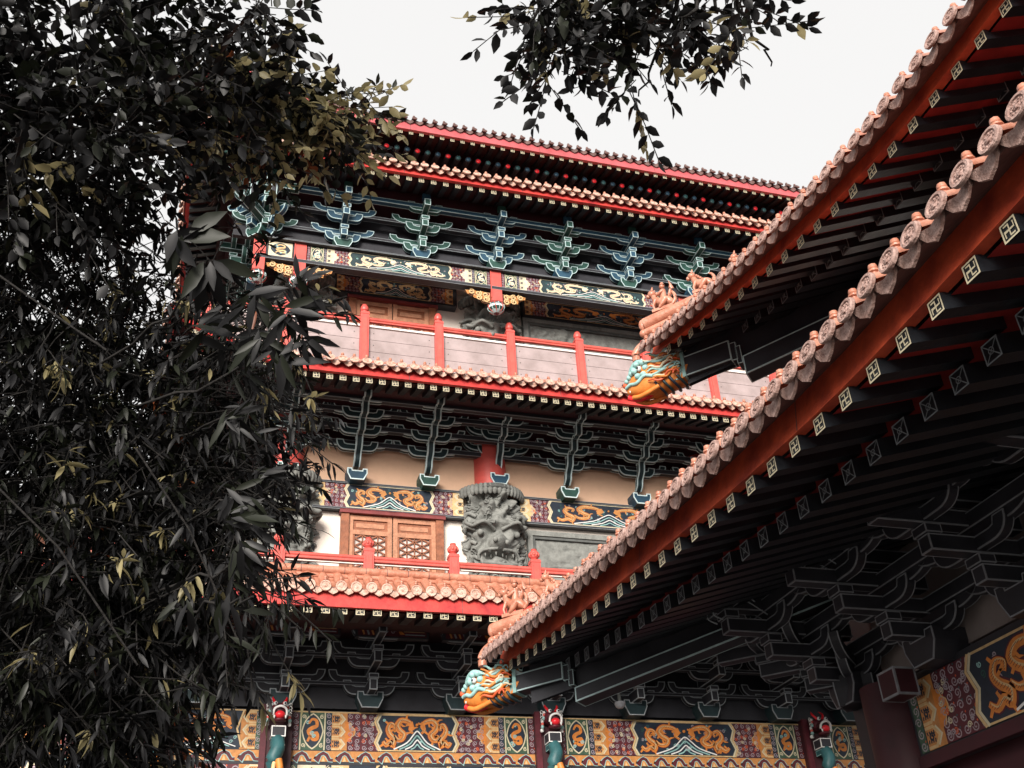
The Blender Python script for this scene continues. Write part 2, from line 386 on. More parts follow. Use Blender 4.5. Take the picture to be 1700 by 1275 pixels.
# ------------------------------------------------------------------ brackets
def boat(w, h, cup=.13):
    rx = w*.46; P = []
    for k in range(8):
        t = pi/2*k/7; P.append((-w+rx*(1-cos(t)**.85), h*(1-sin(t)**.9)))
    P += [(-x, z) for x, z in P[::-1]]
    P += [(w-cup, h), (w-cup-.025, h*.66), (w-cup-.07, h*.60), (-w+cup+.07, h*.60), (-w+cup+.025, h*.66), (-w+cup, h)]
    return P
def bracket_meshes(fill, blockm, line, n, so, su, aw, bw, h, stem, d=.09, w=.012, fw=.055, bs=1.0, curved=False, tail=True):
    b = B()   # bearing block
    k = bs
    b.prism([(-.11*k, 0), (.11*k, 0), (.17*k, .12*k), (.17*k, .21*k), (.09*k, .21*k), (.08*k, .17*k), (-.08*k, .17*k), (-.09*k, .21*k), (-.17*k, .21*k), (-.17*k, .12*k)], -.15*k, .15*k, blockm, line, w)
    blk = b.mesh('bearing_block')
    arms = []
    z0 = .17*k+stem
    for i in range(n+1):
        y = -so*i - .02; z = z0+su*i
        for wd, zz in ((aw, z), (bw, z+su*.52)):
            if wd == bw and i == n: continue
            a = B(); a.prism([(x, q+zz) for x, q in boat(wd, h, .12)], y-d/2+(0 if wd == aw else .03), y+d/2+(0 if wd == aw else .03), fill, line, w)
            # cups that carry the next course
            arms.append(a.mesh('cross_arm'))
    c = B()   # forward arms, stepping out
    prev = (0, z0*.55 if stem > .2 else .05)
    for i in range(n+1):
        y1 = -so*(i+1)-.06; za = z0+su*i-.02; zb = za+h*.75
        if curved:
            ya = -so*i-.03; zp = prev[1]
            pts = spline([(ya+.06, zp-.02), (ya-.03, zp+.05), (ya-.07, (zp+za)/2+.03), (ya-.05-so*.5, za+.02), (ya-.09-so*.5, zb+.05)], 4)
            c2 = B(); L_ = [(p[0]-.05, p[1]) for p in pts]; R_ = [(p[0]+.06, p[1]) for p in pts][::-1]
            c2.prism(L_+R_, -fw, fw, fill, line, w*.9)
            c2.v = [(y, x, z) for x, y, z in c2.v]; c2.f = [f[::-1] for f in c2.f]
            q = len(c.v); c.v += c2.v; c.f += [[t+q for t in f] for f in c2.f]; c.m += c2.m; c.sm += c2.sm
            # pale line down each front edge
            for sx in (-1, 1):
                c.tube([(sx*fw, p[0]-.053, p[1]) for p in pts], w*.6, line, 4, False)
            c.rbox(-fw-.006, fw+.006, ya-.10-so*.5, ya+.0-so*.5, zb+.03, zb+.06, line, line, .005)
            prev = (ya, zb+.02)
        else:
            c.rbox(-fw, fw, y1, .02, za, zb, fill, line, w)
            if i < n: c.obox((0, y1+.05, zb+.04), (fw*1.25, 0, 0), (0, .07, 0), (0, 0, .035), fill, line, w*.8)
    return blk, arms, c.mesh('bracket_set')
def clusters(rt, meshes, pts, rz=0, label=None):
    out = []
    blk, arms, ctr = meshes
    for x, y, z in pts:
        o = place(ctr, 'bracket_set', rt, (x, y, z), label, rz)
        bo = place(blk, 'bearing_block', o, (x, y, z))
        for a in arms: place(a, 'cross_arm', o, (x, y, z))
        out.append(o)
    return out

# ------------------------------------------------------------------ painted decoration
def dragon(b, x0, x1, z0, z1, y, m, flip=False):
    P = [(.0, .22), (.10, .10), (.22, .20), (.30, .12), (.34, .30), (.22, .45), (.16, .62), (.24, .80), (.36, .74), (.33, .60)]
    Q = [(.36, .42), (.46, .28), (.60, .30), (.66, .46), (.52, .60), (.46, .76), (.58, .92), (.78, .90), (.90, .80), (.86, .62), (.96, .50)]
    X = lambda u: (x1-(x1-x0)*u) if flip else (x0+(x1-x0)*u)
    Z = lambda v: z0+(z1-z0)*v
    t = (z1-z0)*.17
    for S in (P, Q):
        pts = spline([(X(u), Z(v)) for u, v in S], 4); n = len(pts)
        wd_ = [t*(.45+.75*sin(pi*min(1, (i+2)/n*1.05))) for i in range(n)]
        b.rib([tuple(p) for p in pts], wd_, m, y); b.rib([tuple(p) for p in pts], [q*1.35 for q in wd_], 'paint_maroon', y+.0024)
        b.rib([(p[0]+t*.1, p[1]+t*.12) for p in pts[1:-1]], [q*.22 for q in wd_[1:-1]], 'gold_pale', y-.0004)
        for k in range(1, n-1): b.rib([(pts[k][0]-wd_[k]*.3, pts[k][1]-wd_[k]*.1), (pts[k][0]+wd_[k]*.1, pts[k][1]+wd_[k]*.1)], t*.06, 'paint_maroon', y-.0008)
        for k in range(2, n-2, 5):       # claws and fins
            p = pts[k]; d = pts[k+1]-pts[k-1]; d = Vector((-d[1], d[0])).normalized()*t*(1.1 if k % 2 else -1.1)
            b.rib([tuple(p), (p[0]+d[0], p[1]+d[1]), (p[0]+d[0]*1.3+t*.4, p[1]+d[1]*1.1)], [t*.5, t*.35, t*.08], m, y+.0012)
    b.poly([(X(.84), Z(.62)), (X(.93), Z(.60)), (X(1.0), Z(.72)), (X(.95), Z(.9)), (X(.86), Z(.86))], m, y-.0012)
def waves(b, xc, z0, w, h, y):
    for k in range(4):
        s = 1-k*.24
        P = spline([(xc-w*s, z0), (xc-w*.45*s, z0+h*.35*s), (xc-w*.16*s, z0+h*.8*s), (xc, z0+h*s), (xc+w*.16*s, z0+h*.8*s), (xc+w*.45*s, z0+h*.35*s), (xc+w*s, z0)], 3)
        b.rib([tuple(p) for p in P], h*.07, 'white_paint' if k % 2 == 0 else 'mint', y-.0006*k)
def curl(b, x, z, r, m, y, w, rot=0, turns=1.4, sg=1):
    b.rib([(x+r*(1-.8*i/12)*cos(rot+sg*2*pi*turns*i/12), z+r*(1-.8*i/12)*sin(rot+sg*2*pi*turns*i/12)) for i in range(13)], w, m, y)
def scrolls(b, x0, x1, z0, z1, y, bg, m, n=4):
    b.rect(x0, x1, z0, z1, bg, y); r = (z1-z0)/n/2; nx = max(1, int((x1-x0)/(2*r)))
    for i in range(nx):
        for j in range(n):
            cx = x0+(x1-x0)*(i+.5)/nx; cz = z0+r*(2*j+1)
            curl(b, cx, cz, r*.88, m, y-.001, r*.22, rot=(i*2+j)*1.57, sg=1 if (i+j) % 2 else -1)
            b.poly([(cx+r*.2*cos(t)+r*.7, cz+r*.25*sin(t)+r*.7) for t in (0, 1.57, 3.14, 4.71)], 'orange_red' if (i+j) % 3 == 0 else 'teal', y-.0022)
def chev(b, x, z0, z1, y, w, sg, ms, th, nz=2):
    """zigzag line from bottom to top; sg = which way it points"""
    h = (z1-z0); P = []
    if nz == 1: P = [(x, z0), (x+sg*w, z0+h*.27), (x+sg*w, z0+h*.30), (x, z0+h*.5)]; P = [(x, z0), (x+sg*w, z0+h*.22), (x, z0+h*.5), (x+sg*w, z0+h*.78), (x, z1)]
    else: P = [(x, z0), (x+sg*w, z0+h*.25), (x+sg*w*1.0, z0+h*.32), (x-0*w, z0+h*.5)] ; P = [(x, z0), (x+sg*w, z0+h*.5), (x, z1)]
    for k, m in enumerate(ms): b.rib([(px-sg*k*th*1.25, pz) for px, pz in P], th, m, y-.0005*k)
def medallion(b, x0, x1, z0, z1, y, dm, bg='paint_green', fr='cream_line'):
    b.rect(x0, x1, z0, z1, bg, y); t = (z1-z0)*.035
    for xx in (x0+t, x1-t): b.rect(xx-t*.5, xx+t*.5, z0, z1, fr, y-.001)
    cx, cz = (x0+x1)/2, (z0+z1)/2; rx, rz_ = (x1-x0)/2-2.2*t, (z1-z0)/2*.93
    R = lambda a: 1-.10*abs(sin(2*a))**.7
    P = [(cx+rx*R(a)*cos(a), cz+rz_*R(a)*sin(a)) for a in [2*pi*i/28 for i in range(28)]]
    b.poly(P, 'navy', y-.001); b.rib(P, t, fr, y-.002, True)
    S = [(.25, .75), (.45, .9), (.72, .85), (.75, .68), (.45, .60), (.25, .5), (.4, .38), (.75, .42), (.8, .25), (.55, .22), (.35, .3), (.2, .15)]
    pts = spline([(cx-rx*.75+1.5*rx*u, cz-rz_*.85+1.7*rz_*v) for u, v in S], 3)
    b.rib([tuple(p) for p in pts], [(z1-z0)*.10*(.5+.6*sin(pi*i/len(pts))) for i in range(len(pts))], dm, y-.003)
    for k in range(5): curl(b, cx+rx*random.uniform(-.6, .6), cz+rz_*random.uniform(-.6, .6), t*1.6, 'mint', y-.0022-.0003*k, t*.7)
    for sx in (-1, 1):
        for sz in (-1, 1):
            curl(b, cx+sx*rx*.86, cz+sz*rz_*.82, t*1.7, fr, y-.0015, t*.6, rot=sx)
def flame_cap(b, x0, x1, z0, z1, y, sg, m='gold_pale', fill='gold'):
    """end cap: three stacked half hexagons with dark carved filling, pointing sg"""
    b.rect(x0, x1, z0, z1, fill, y); h = (z1-z0)/3; w = (x1-x0); t = h*.09
    xb = x0 if sg > 0 else x1
    for k in range(-1, 4):
        za = z0+h*(k-.0)-h*.0
        P = [(xb, za+t), (xb+sg*w*.45, za+t), (xb+sg*w*.72, za+h*.5), (xb+sg*w*.45, za+h-t), (xb, za+h-t)]
        P = [(px, min(z1, max(z0, pz))) for px, pz in P]
        if k in (0, 1, 2):
            b.rib(P, t*1.5, m, y-.0015); b.rib([(px+sg*w*.13, pz) for px, pz in P[1:4]], t*1.1, 'cream_line', y-.0018)
            for q in range(4):
                xx = xb+sg*w*(.07+.12*q); b.rib([(xx, za+h*.26), (xx+sg*w*.03, za+h*.42)], t*.9, 'navy', y-.001-.0002*q); b.rib([(xx+sg*w*.03, za+h*.60), (xx, za+h*.76)], t*.9, 'navy', y-.001-.0002*q)
            curl(b, xb+sg*w*.30, za+h*.5, h*.2, 'navy', y-.0024, t)
def painted_panel(b, x0, x1, z0, z1, y, bay='full', dm='orange', bg='navy', sbg='paint_maroon', frame='gold_pale', cap='gold', med=True, edge=True):
    """one bay of the painted beam"""
    H = z1-z0; b.rect(x0, x1, z0, z1, 'dark_green', y+.002); xa, xb = x0, x1
    yy = y-.001
    for sg in (1, -1):
        X = lambda u: x0+u if sg > 0 else x1-u
        R = lambda a, c: (min(X(a), X(c)), max(X(a), X(c)))
        u = 0
        if edge:
            a, c = R(0, H*.16); scrolls(b, a, c, z0, z1, yy, 'paint_maroon' if med else 'paint_green', 'lilac', 6)
            u = H*.18
        if med:
            a, c = R(u, u+H*.72); medallion(b, a, c, z0, z1, yy, dm, fr='cream_line'); u += H*.74
            a, c = R(u, u+H*.12); scrolls(b, a, c, z0, z1, yy, 'navy', 'lilac', 6); u += H*.14
        a, c = R(u, u+H*.42); flame_cap(b, a, c, z0, z1, yy, sg, frame, cap); u += H*.42
        a, c = R(u, u+H*.95); scrolls(b, a, c, z0, z1, yy, sbg, 'lilac', 6); [curl(b, random.uniform(a+.03, c-.03), random.uniform(z0+.03, z1-.03), H*.05, random.choice(('cream_line', 'orange_red', 'lilac')), yy-.0026-.0001*k, H*.018, rot=k) for k in range(22)]
        P = [(X(u), z0), (X(u+H*.1), z0+H*.25), (X(u+H*.24), z0+H*.4), (X(u+H*.30), z0+H*.5), (X(u+H*.24), z0+H*.6), (X(u+H*.1), z0+H*.75), (X(u), z1)]
        P = [(X(u-H*.06), z0+H*.22), (X(u+H*.08), z0+H*.25), (X(u+H*.12), z0+H*.36), (X(u+H*.20), z0+H*.42), (X(u+H*.22), z0+H*.5), (X(u+H*.20), z0+H*.58), (X(u+H*.12), z0+H*.64), (X(u+H*.08), z0+H*.75), (X(u-H*.06), z0+H*.78)]; b.poly(P, 'orange' if cap == 'gold' else cap, yy-.0008); b.rib(P[1:-1], H*.02, frame, yy-.0012)
        u += H*.88
        if sg > 0: cl = X(u)
        else: cr = X(u)
    b.poly([(cl, z0), (cr, z0), (cr+H*.12, z0+H*.25), (cr, z0+H*.5), (cr+H*.12, z0+H*.75), (cr, z1), (cl, z1), (cl-H*.12, z0+H*.75), (cl, z0+H*.5), (cl-H*.12, z0+H*.25)], bg, yy-.006)
    for xx, s2 in ((cl, -1), (cr, 1)):
        chev(b, xx, z0, z1, yy-.008, H*.12, s2, (frame, 'cream_line'), H*.05, 1)
    b.rect(cl, cr, z1-H*.035, z1, frame, yy-.007); b.rect(cl, cr, z0, z0+H*.03, frame, yy-.007)
    mc = (cl+cr)/2; wd = (cr-cl)/2
    for k in range(int(30*wd/H)):
        xx = mc+wd*random.uniform(-.9, .9); zz = z0+H*random.uniform(.12, .88)
        curl(b, xx, zz, H*random.uniform(.04, .07), random.choice(('mint', 'teal', 'lilac', 'green_paint')), yy-.0075-.0001*(k % 20), H*.018, rot=random.random()*6)
    dragon(b, mc-wd*.9, mc-wd*.08, z0+H*.08, z1-H*.1, yy-.011, dm); dragon(b, mc+wd*.08, mc+wd*.9, z0+H*.08, z1-H*.1, yy-.011, dm, True)
    b.ball((mc, yy-.010, z0+H*.72), H*.05, dm, 8)
    waves(b, mc, z0+H*.05, wd*.62, H*.5, yy-.014)

# ================================================================== MAIN HALL
HB = (6, 19, 0)
hall = root('temple_hall', HB, label='tall tiered temple hall with red eaves, painted dragon beams and pink balcony', cat='temple')
XR = 15.5
def liftf(h, L, p): return lambda s: h*max(0, 1-s/L)**p
# bodies of the three storeys
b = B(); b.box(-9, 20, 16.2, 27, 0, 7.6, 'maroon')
b.build('ground_storey_wall', hall, (5, 16.2, 0))
b = B(); b.box(1.15, 19, 16.05, 26, 7.3, 11.0, 'wall_white'); b.build('wall', hall, (5, 16.05, 7.3), 'cream plaster wall')
b = B(); b.box(1.05, 19, 15.06, 26, 11.1, 14.3, 'wall_white'); b.box(.9, 19, 14.6, 26, 14.32, 16.9, 'dark_green'); b.build('upper_wall', hall, (5, 16.06, 13.2))
b = B(); b.box(-.3, 19.5, 14.0, 26, 15.2, 15.3, 'soffit'); b.build('ceiling_boards', hall, (5, 14, 15.2))
b = B(); b.add([(1, 15, 16.8), (19, 15, 16.8), (17, 20, 19), (3, 20, 19), (1, 26, 16.8), (19, 26, 16.8)], [(0, 1, 2, 3), (3, 2, 5, 4), (0, 3, 4), (1, 5, 2)], 'tile_dark'); b.build('upper_roof_slope', hall, (5, 15, 16.8))

# --- tier 1 eave
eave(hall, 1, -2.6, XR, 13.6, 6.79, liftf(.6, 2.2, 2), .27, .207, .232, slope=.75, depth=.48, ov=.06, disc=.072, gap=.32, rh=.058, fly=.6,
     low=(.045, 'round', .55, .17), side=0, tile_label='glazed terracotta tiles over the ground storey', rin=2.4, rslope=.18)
b = B(); b.box(-2.2, XR, 13.95, 14.10, 7.20, 7.42, 'tile'); b.tube([(-2.2, 13.96, 7.46), (XR, 13.96, 7.46)], .062, 'tile', 10)
b.tube([(-2.2, 13.95, 7.37), (XR, 13.95, 7.37)], .04, 'tile', 8); b.tube([(-2.2, 13.94, 7.31), (XR, 13.94, 7.31)], .028, 'tile', 8)
for i in range(60): b.tube([(-2.2+.3*i, 13.96, 7.46), (-2.192+.3*i, 13.96, 7.46)], .065, 'tile_dark', 10)
b.box(-2.2, 19, 14.05, 16.05, 7.34, 7.44, 'stone_dark'); b.box(-2.2, XR, 14.50, 14.56, 7.50, 7.66, 'red_rail'); b.build('ridge_moulding', hall, (5, 13.96, 7.3))

# --- balcony railings
def post(x, y, z0, z1, w, style):
    b = B(); h = w/2
    b.box(x-h, x+h, y-h, y+h, z0, z1-.0, 'red_post')
    for zz0, zz1 in ((z0+.05, z1-.1),):
        b.box(x-h*.62, x+h*.62, y-h-.012, y-h+.01, zz0, zz1, 'red_post')
        b.box(x-h*.55, x+h*.55, y-h-.014, y-h+.01, zz0+.04, zz1-.04, 'red_rail')
    b.box(x-h*1.08, x+h*1.08, y-h*1.08, y+h*1.08, z1-.05, z1-.025, 'red_post')
    b.lathe([(h*.9, 0), (h*.7, .015), (h*.7, .03), (h*.95, .05), (h*1.0, .09), (h*.9, .125), (h*.65, .15), (h*.6, .158), (h*.7, .168), (h*.35, .185), (0, .188)] if style == 0 else
            [(h*.85, 0), (h*.6, .02), (h*.95, .05), (h*1.05, .09), (h*.95, .135), (h*.6, .165), (h*.55, .175), (h*.66, .185), (0, .2)], (x, y, z1), 'red_post', 16)
    if style == 1:
        for k in range(10):
            t = 2*pi*k/10; b.ball((x+h*.95*cos(t), y+h*.95*sin(t), z1+.09), h*.3, 'red_rail', 6, (1, 1, 1.6))
    return b
P2 = [-.15+1.297*i for i in range(-1, 12)]
for x in P2: post(x, 14.6, 7.62, 8.09, .15, 1).build('balcony_post', hall, (x, 14.6, 7.62))
b = B(); b.box(-1.5, XR, 14.56, 14.64, 7.885, 7.945, 'red_rail'); b.tube([(-1.5, 14.58, 7.945), (XR, 14.58, 7.945)], .035, 'red_rail', 8); b.box(-1.5, XR, 14.58, 14.62, 7.845, 7.86, 'wall_white'); b.build('handrail', hall, (5, 14.6, 7.9))

# --- second storey wall: painted beam, windows, relief columns, stone panels
Z2a, Z2b, Y2 = 9.39, 9.86, 15.93
def beam(name, x0, x1, z0, z1, y, dm, med, **kw):
    b = B(); b.box(x0, x1, y, y+.14, z0-.045, z1+.03, 'dark_green')
    b.rbox(x0-.01, x1+.01, y-.03, y+.02, z1+.0, z1+.035, 'dark_green', 'grey_line', .006); b.rbox(x0-.01, x1+.01, y-.03, y+.02, z0-.05, z0-.012, 'dark_green', 'grey_line', .006)
    painted_panel(b, x0, x1, z0, z1, y-.004, dm=dm, med=med, **kw); return b.build(name, hall, (x0, y, z0))
for x0, x1 in ((1.74, 4.28), (5.30, 8.6), (9.3, 12.6)):
    beam('painted_beam', x0, x1, Z2a+.02, Z2b-.02, Y2, 'gold', False, frame='cream_line', cap='gold_pale', edge=False, bg='navy')
b = B()
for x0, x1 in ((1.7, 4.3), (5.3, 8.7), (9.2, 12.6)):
    b.box(x0-.45, x1+.55, 15.99, 16.05, Z2b+.04, 10.62, 'wall_peach'); b.box(x0-.45, x1+.55, 15.96, 16.05, 10.62, 11.6, 'maroon')  # maroon board stands in for the shadow on the upper wall
b.build('plaster_infill', hall, (3, 16, 10), 'peach plaster strip between brackets and painted beam, upper shadow painted maroon')
def window(x0, x1, z0, z1, y, wid=.13):
    w = B(); w.box(x0-wid, x0, y-.12, y+.03, z0, z1, 'wood'); w.box(x1, x1+wid, y-.12, y+.03, z0, z1, 'wood'); w.box(x0-wid-.03, x1+wid+.03, y-.15, y+.03, z1, z1+.07, 'header_red')
    w.box(x0-wid, x1+wid, y-.14, y+.03, z0-.06, z0, 'wood'); w.box(x0-.05, x0, y-.09, y+.02, z0, z1, 'wood_light') ; w.box(x1, x1+.05, y-.09, y+.02, z0, z1, 'wood_light')
    wo = w.build('window', hall, (x0, y, z0), 'timber lattice window')
    xm = (x0+x1)/2
    for a, c in ((x0, xm-.01), (xm+.01, x1)):
        s = B(); st = .075; zt = z1-.05; zp = z1-.31
        for q in (a, c-st): s.box(q, q+st, y-.08, y-.03, z0, z1, 'wood_light')
        for zz in (z0, zp-.04, z1-.09): s.box(a+st, c-st, y-.078, y-.03, zz, zz+.08, 'wood_light')
        s.box(a+st, c-st, y-.05, y-.03, zp, z1, 'wood'); s.box(a+st+.05, c-st-.05, y-.06, y-.03, zp+.09, z1-.14, 'wood_light')
        for q in (a+st, c-st-.03): s.box(q, q+.03, y-.068, y-.03, z0+.08, zp-.04, 'wood')
        so_ = s.build('window_leaf', wo, (a, y, z0))
        l = B(); l.box(a+st, c-st, y-.028, y-.02, z0+.05, zp, 'paper')
        X0, X1, Z0, Z1 = a+st+.03, c-st-.03, z0+.08, zp-.04; n = 4; dx = (X1-X0)/n; dz = dx*1.0
        for i in range(1, n): l.box(X0+dx*i-.008, X0+dx*i+.008, y-.06, y-.045, Z0, Z1, 'wood')
        k = 0; zz = Z1
        while zz > Z0+.02:
            zb = max(Z0, zz-dz*.5)
            for i in range(n):
                x_a, x_b = X0+dx*i, X0+dx*(i+1); m_ = 'wood'
                p, q = ((x_a, zz), (x_b, zb)) if (i+k) % 2 else ((x_a, zb), (x_b, zz))
                d = Vector((q[0]-p[0], 0, q[1]-p[1])); cx = Vector(((p[0]+q[0])/2, y-.056, (p[1]+q[1])/2)); nn = Vector((-d.z, 0, d.x)).normalized()*.010
                l.obox(cx, d/2, (0, .008, 0), nn, m_)
            zz -= dz*.5; k += 1
        l.build('lattice', wo, (a, y, z0))
    return wo
window(2.34, 3.80, 7.72, 9.31, 16.05)
window(2.20, 3.50, 11.4, 12.98, 15.06)
def relief_z(u, v, seed):
    """carved beast mask: u in [-1,1] across, v in [0,1] up"""
    n1 = noise.noise((u*2.6+seed, v*5.5, seed)); n2 = noise.noise((u*6+3, v*12+seed, 5.)); 
    r = 1-abs(noise.noise((u*3.2+n1*.8+seed, v*7+n2*.5, 9.))*2.2)
    h = .045*r+.02*n2+.03*n1
    G = lambda cx, cz, sx, sz: math.exp(-((u-cx)/sx)**2-((v-cz)/sz)**2)
    h += .13*G(0, .52, .17, .055)+.06*G(0, .60, .1, .08)                   # nose and its bridge
    h += .09*(G(-.36, .615, .15, .045)+G(.36, .615, .15, .045)) - .05*(G(-.36, .60, .06, .02)+G(.36, .60, .06, .02))
    h += .09*(G(-.33, .70, .28, .03)+G(.33, .70, .28, .03))                # brows
    h += .10*G(0, .36, .30, .06)-.09*G(0, .435, .34, .02)                  # jaw and mouth line
    h += .05*(G(-.3, .46, .15, .03)+G(.3, .46, .15, .03))
    ring = sin(18*sqrt((u*.9)**2+((v-.5)*2.1)**2)+6*math.atan2(v-.5, u+.001)+n1*3)
    m_ = min(1, max(0, sqrt((u/.75)**2+((v-.5)/.30)**2)-.75)*2.2)
    h += .035*ring*m_+.05*m_*noise.noise((u*9, v*20, seed+2.))
    return h
def relief_column(cx, cy, z0, z1, R, seed):
    b = B(); NU, NV = 90, 110; vs = []
    for j in range(NV+1):
        for i in range(NU+1):
            u = -1+2*i/NU; v = j/NV; a = u*pi*.5
            r = R*(1+.03*v)+relief_z(u, v, seed)*(2.1 if abs(u) < .96 else .3)-.08
            vs.append((cx+r*sin(a), cy-r*cos(a)*.8, z0+(z1-z0)*v))
    b.add(vs, [(j*(NU+1)+i, j*(NU+1)+i+1, (j+1)*(NU+1)+i+1, (j+1)*(NU+1)+i) for j in range(NV) for i in range(NU)], 'stone', True)
    def SP(u, v, out=0):
        a = u*pi*.5; r = R*(1+.03*v)+relief_z(u, v, seed)*2.1-.08+out; return Vector((cx+r*sin(a), cy-r*cos(a)*.8, z0+(z1-z0)*v))
    rr = random.Random(int(seed*10))
    for k in range(120):
        u, v = rr.uniform(-.9, .9), rr.uniform(.06, .95)
        if abs(u) < .42 and .34 < v < .70: continue
        rad = rr.uniform(.03, .06); a0 = rr.uniform(0, 6.3); sg = rr.choice((1, -1))
        b.tube([SP(u+rad*1.5*(1-.75*i/9)*cos(a0+sg*i*.75), v+rad*.55*(1-.75*i/9)*sin(a0+sg*i*.75), .008) for i in range(10)], [.018-.001*i for i in range(10)], 'stone', 5)
    for sx in (-1, 1):
        b.ball(tuple(SP(sx*.34, .615, .03)), .055, 'stone', 10); b.ball(tuple(SP(sx*.34, .612, .075)), .022, 'stone_dark', 8)
        b.tube(spline([SP(sx*.08, .66, .03), SP(sx*.25, .695, .05), SP(sx*.45, .68, .05), SP(sx*.58, .71, .04), SP(sx*.66, .75, .02)], 4), .032, 'stone', 8)
        b.ball(tuple(SP(sx*.10, .525, .03)), .045, 'stone', 8); b.tube(spline([SP(sx*.05, .47, .03), SP(sx*.28, .475, .04), SP(sx*.42, .45, .03), SP(sx*.45, .41, .02)], 4), .026, 'stone', 7)
        for k in range(3): b.lathe([(.018, 0), (.012, -.04), (0, -.07)], tuple(SP(sx*(.08+.11*k), .455, .02)), 'stone', 6)
        for k in range(5):   # whiskers and mane locks sweeping out
            v = .30+.12*k; b.tube(spline([SP(sx*.48, v, .02), SP(sx*.62, v+.03, .05), SP(sx*.76, v-.01, .04), SP(sx*.92, v+.04, .03)], 4), [.03, .032, .034, .034, .032, .03, .028, .026, .022, .018, .014, .01, .006], 'stone', 7)
    b.tube(spline([SP(-.30, .36, .03), SP(-.12, .33, .06), SP(.12, .33, .06), SP(.30, .36, .03)], 4), .04, 'stone', 8)
    o = b.build('relief_column', hall, (cx, cy, z0), 'grey stone column carved with a beast mask')
    c = B()
    for k in range(22):
        a = -pi/2+pi*(k+.5)/22; c.ball((cx+(R+.06)*sin(a), cy-(R+.06)*cos(a)*.8, z1+.03), .055, 'stone', 8, (1, 1, 2.0))
    c.lathe([(R+.02, 0), (R+.06, .04), (R+.03, .12), (0, .14)], (cx, cy+.05, z1), 'stone_dark', 28, a0=pi, a1=2*pi)
    c.build('scalloped_cap', o, (cx, cy, z1))
relief_column(4.80, 16.05, 7.7, 9.80, .50, 1.3)
relief_column(1.28, 16.05, 7.7, 9.80, .50, 4.1)
relief_column(8.95, 16.05, 7.7, 9.80, .50, 2.1)
relief_column(4.66, 15.16, 11.3, 13.18, .50, 6.3)
relief_column(1.36, 15.16, 11.3, 13.18, .46, 8.3)
for x in (1.28, 4.80, 8.95):
    b = B(); b.lathe([(.29, 0), (.29, 1.9)], (x, 16.02, 9.85), 'red_post', 24); b.build('red_column', hall, (x, 16.02, 9.85))
def stone_panel(x0, x1, z0, z1, y, seed):
    b = B(); f = .09
    for a in ((x0, x1, z1-f, z1), (x0, x1, z0, z0+f), (x0, x0+f, z0+f, z1-f), (x1-f, x1, z0+f, z1-f)):
        b.box(a[0], a[1], y-.08, y+.02, a[2], a[3], 'stone')
    f2 = f+.05
    for a in ((x0+f, x1-f, z1-f2, z1-f), (x0+f, x1-f, z0+f, z0+f2), (x0+f, x0+f2, z0+f2, z1-f2), (x1-f2, x1-f, z0+f2, z1-f2)):
        b.box(a[0], a[1], y-.055, y+.02, a[2], a[3], 'stone_dark')
    NU, NV = 220, 90; vs = []
    for j in range(NV+1):
        for i in range(NU+1):
            x = x0+f2+(x1-x0-2*f2)*i/NU; z = z0+f2+(z1-z0-2*f2)*j/NV
            h = .006*noise.noise((x*9, z*9, seed))
            l1 = z0+(z1-z0)*.55+.05*sin(x*4.4)+.03*noise.noise((x*6, 1, seed)); h -= .025*math.exp(-((z-l1)/.014)**2)
            c_ = noise.noise((x*1.3+seed, z*1.6, 3.)); c2 = noise.noise((x*8, z*13, 7.))
            if c_ > .12: h += (c_-.12)*.22*(.5+c2)
            h -= .02*max(0, abs(noise.noise((x*2.4, z*8, seed+4)))-.42)*3*(1 if c_ > -.1 else 0)
            vs.append((x, y-.01-h, z))
    b.add(vs, [(j*(NU+1)+i, j*(NU+1)+i+1, (j+1)*(NU+1)+i+1, (j+1)*(NU+1)+i) for j in range(NV) for i in range(NU)], 'stone', True)
    b.build('carved_stone_panel', hall, (x0, y, z0), 'grey stone panel with shallow carved landscape')
stone_panel(5.40, 8.50, 7.72, 9.24, 15.99, 2.0)
stone_panel(5.25, 8.1, 11.4, 13.04, 15.01, 5.0)
stone_panel(9.4, 12.5, 7.72, 9.24, 15.99, 9.0)

# --- brackets of the second storey
ml2g = bracket_meshes('deep_teal', 'green_paint', 'bright_line', 3, .27, .165, .36, .61, .20, .42, curved=True, w=.018, fw=.052, bs=1.0)
ml2b = bracket_meshes('deep_teal', 'blue', 'bright_line', 3, .27, .165, .36, .61, .20, .42, curved=True, w=.018, fw=.052, bs=1.0)
X2 = [1.28, 2.42, 3.65, 4.90, 6.18, 7.55, 8.9, 10.2]
for i, x in enumerate(X2): clusters(hall, ml2b if i % 2 else ml2g, [(x, 15.86, 9.83 if i not in (3,) else 9.98)])
def tie_beams(name, ys, x0, x1, fill='dark_green', line='grey_line', h=.09, d=.05, w=.009, z=None):
    b = B()
    for y, zz in ys: b.rbox(x0, x1, y-d, y+d, zz, zz+h, fill, line, w)
    return b.build(name, hall, (x0, ys[0][0], ys[0][1]))
tie_beams('tie_beam', [(15.86-.27*i, 9.83+.16+.42+.165*i+.12) for i in range(3)], 1.0, XR)
tie_beams('purlin', [(15.02, 10.93), (14.9, 11.05)], .6, XR, w=.012)
b = B(); b.box(.6, XR, 15.0, 15.98, 11.2, 11.3, 'soffit'); b.build('storey_soffit', hall, (5, 15.5, 11.5))

# --- tier 2 eave
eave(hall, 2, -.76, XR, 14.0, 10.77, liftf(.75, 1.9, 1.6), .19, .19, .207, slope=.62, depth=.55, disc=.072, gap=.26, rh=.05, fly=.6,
     side=6, tile_label='terracotta tiles below the pink balcony', rin=2.0, rslope=.36, mset=(1.0, .05))
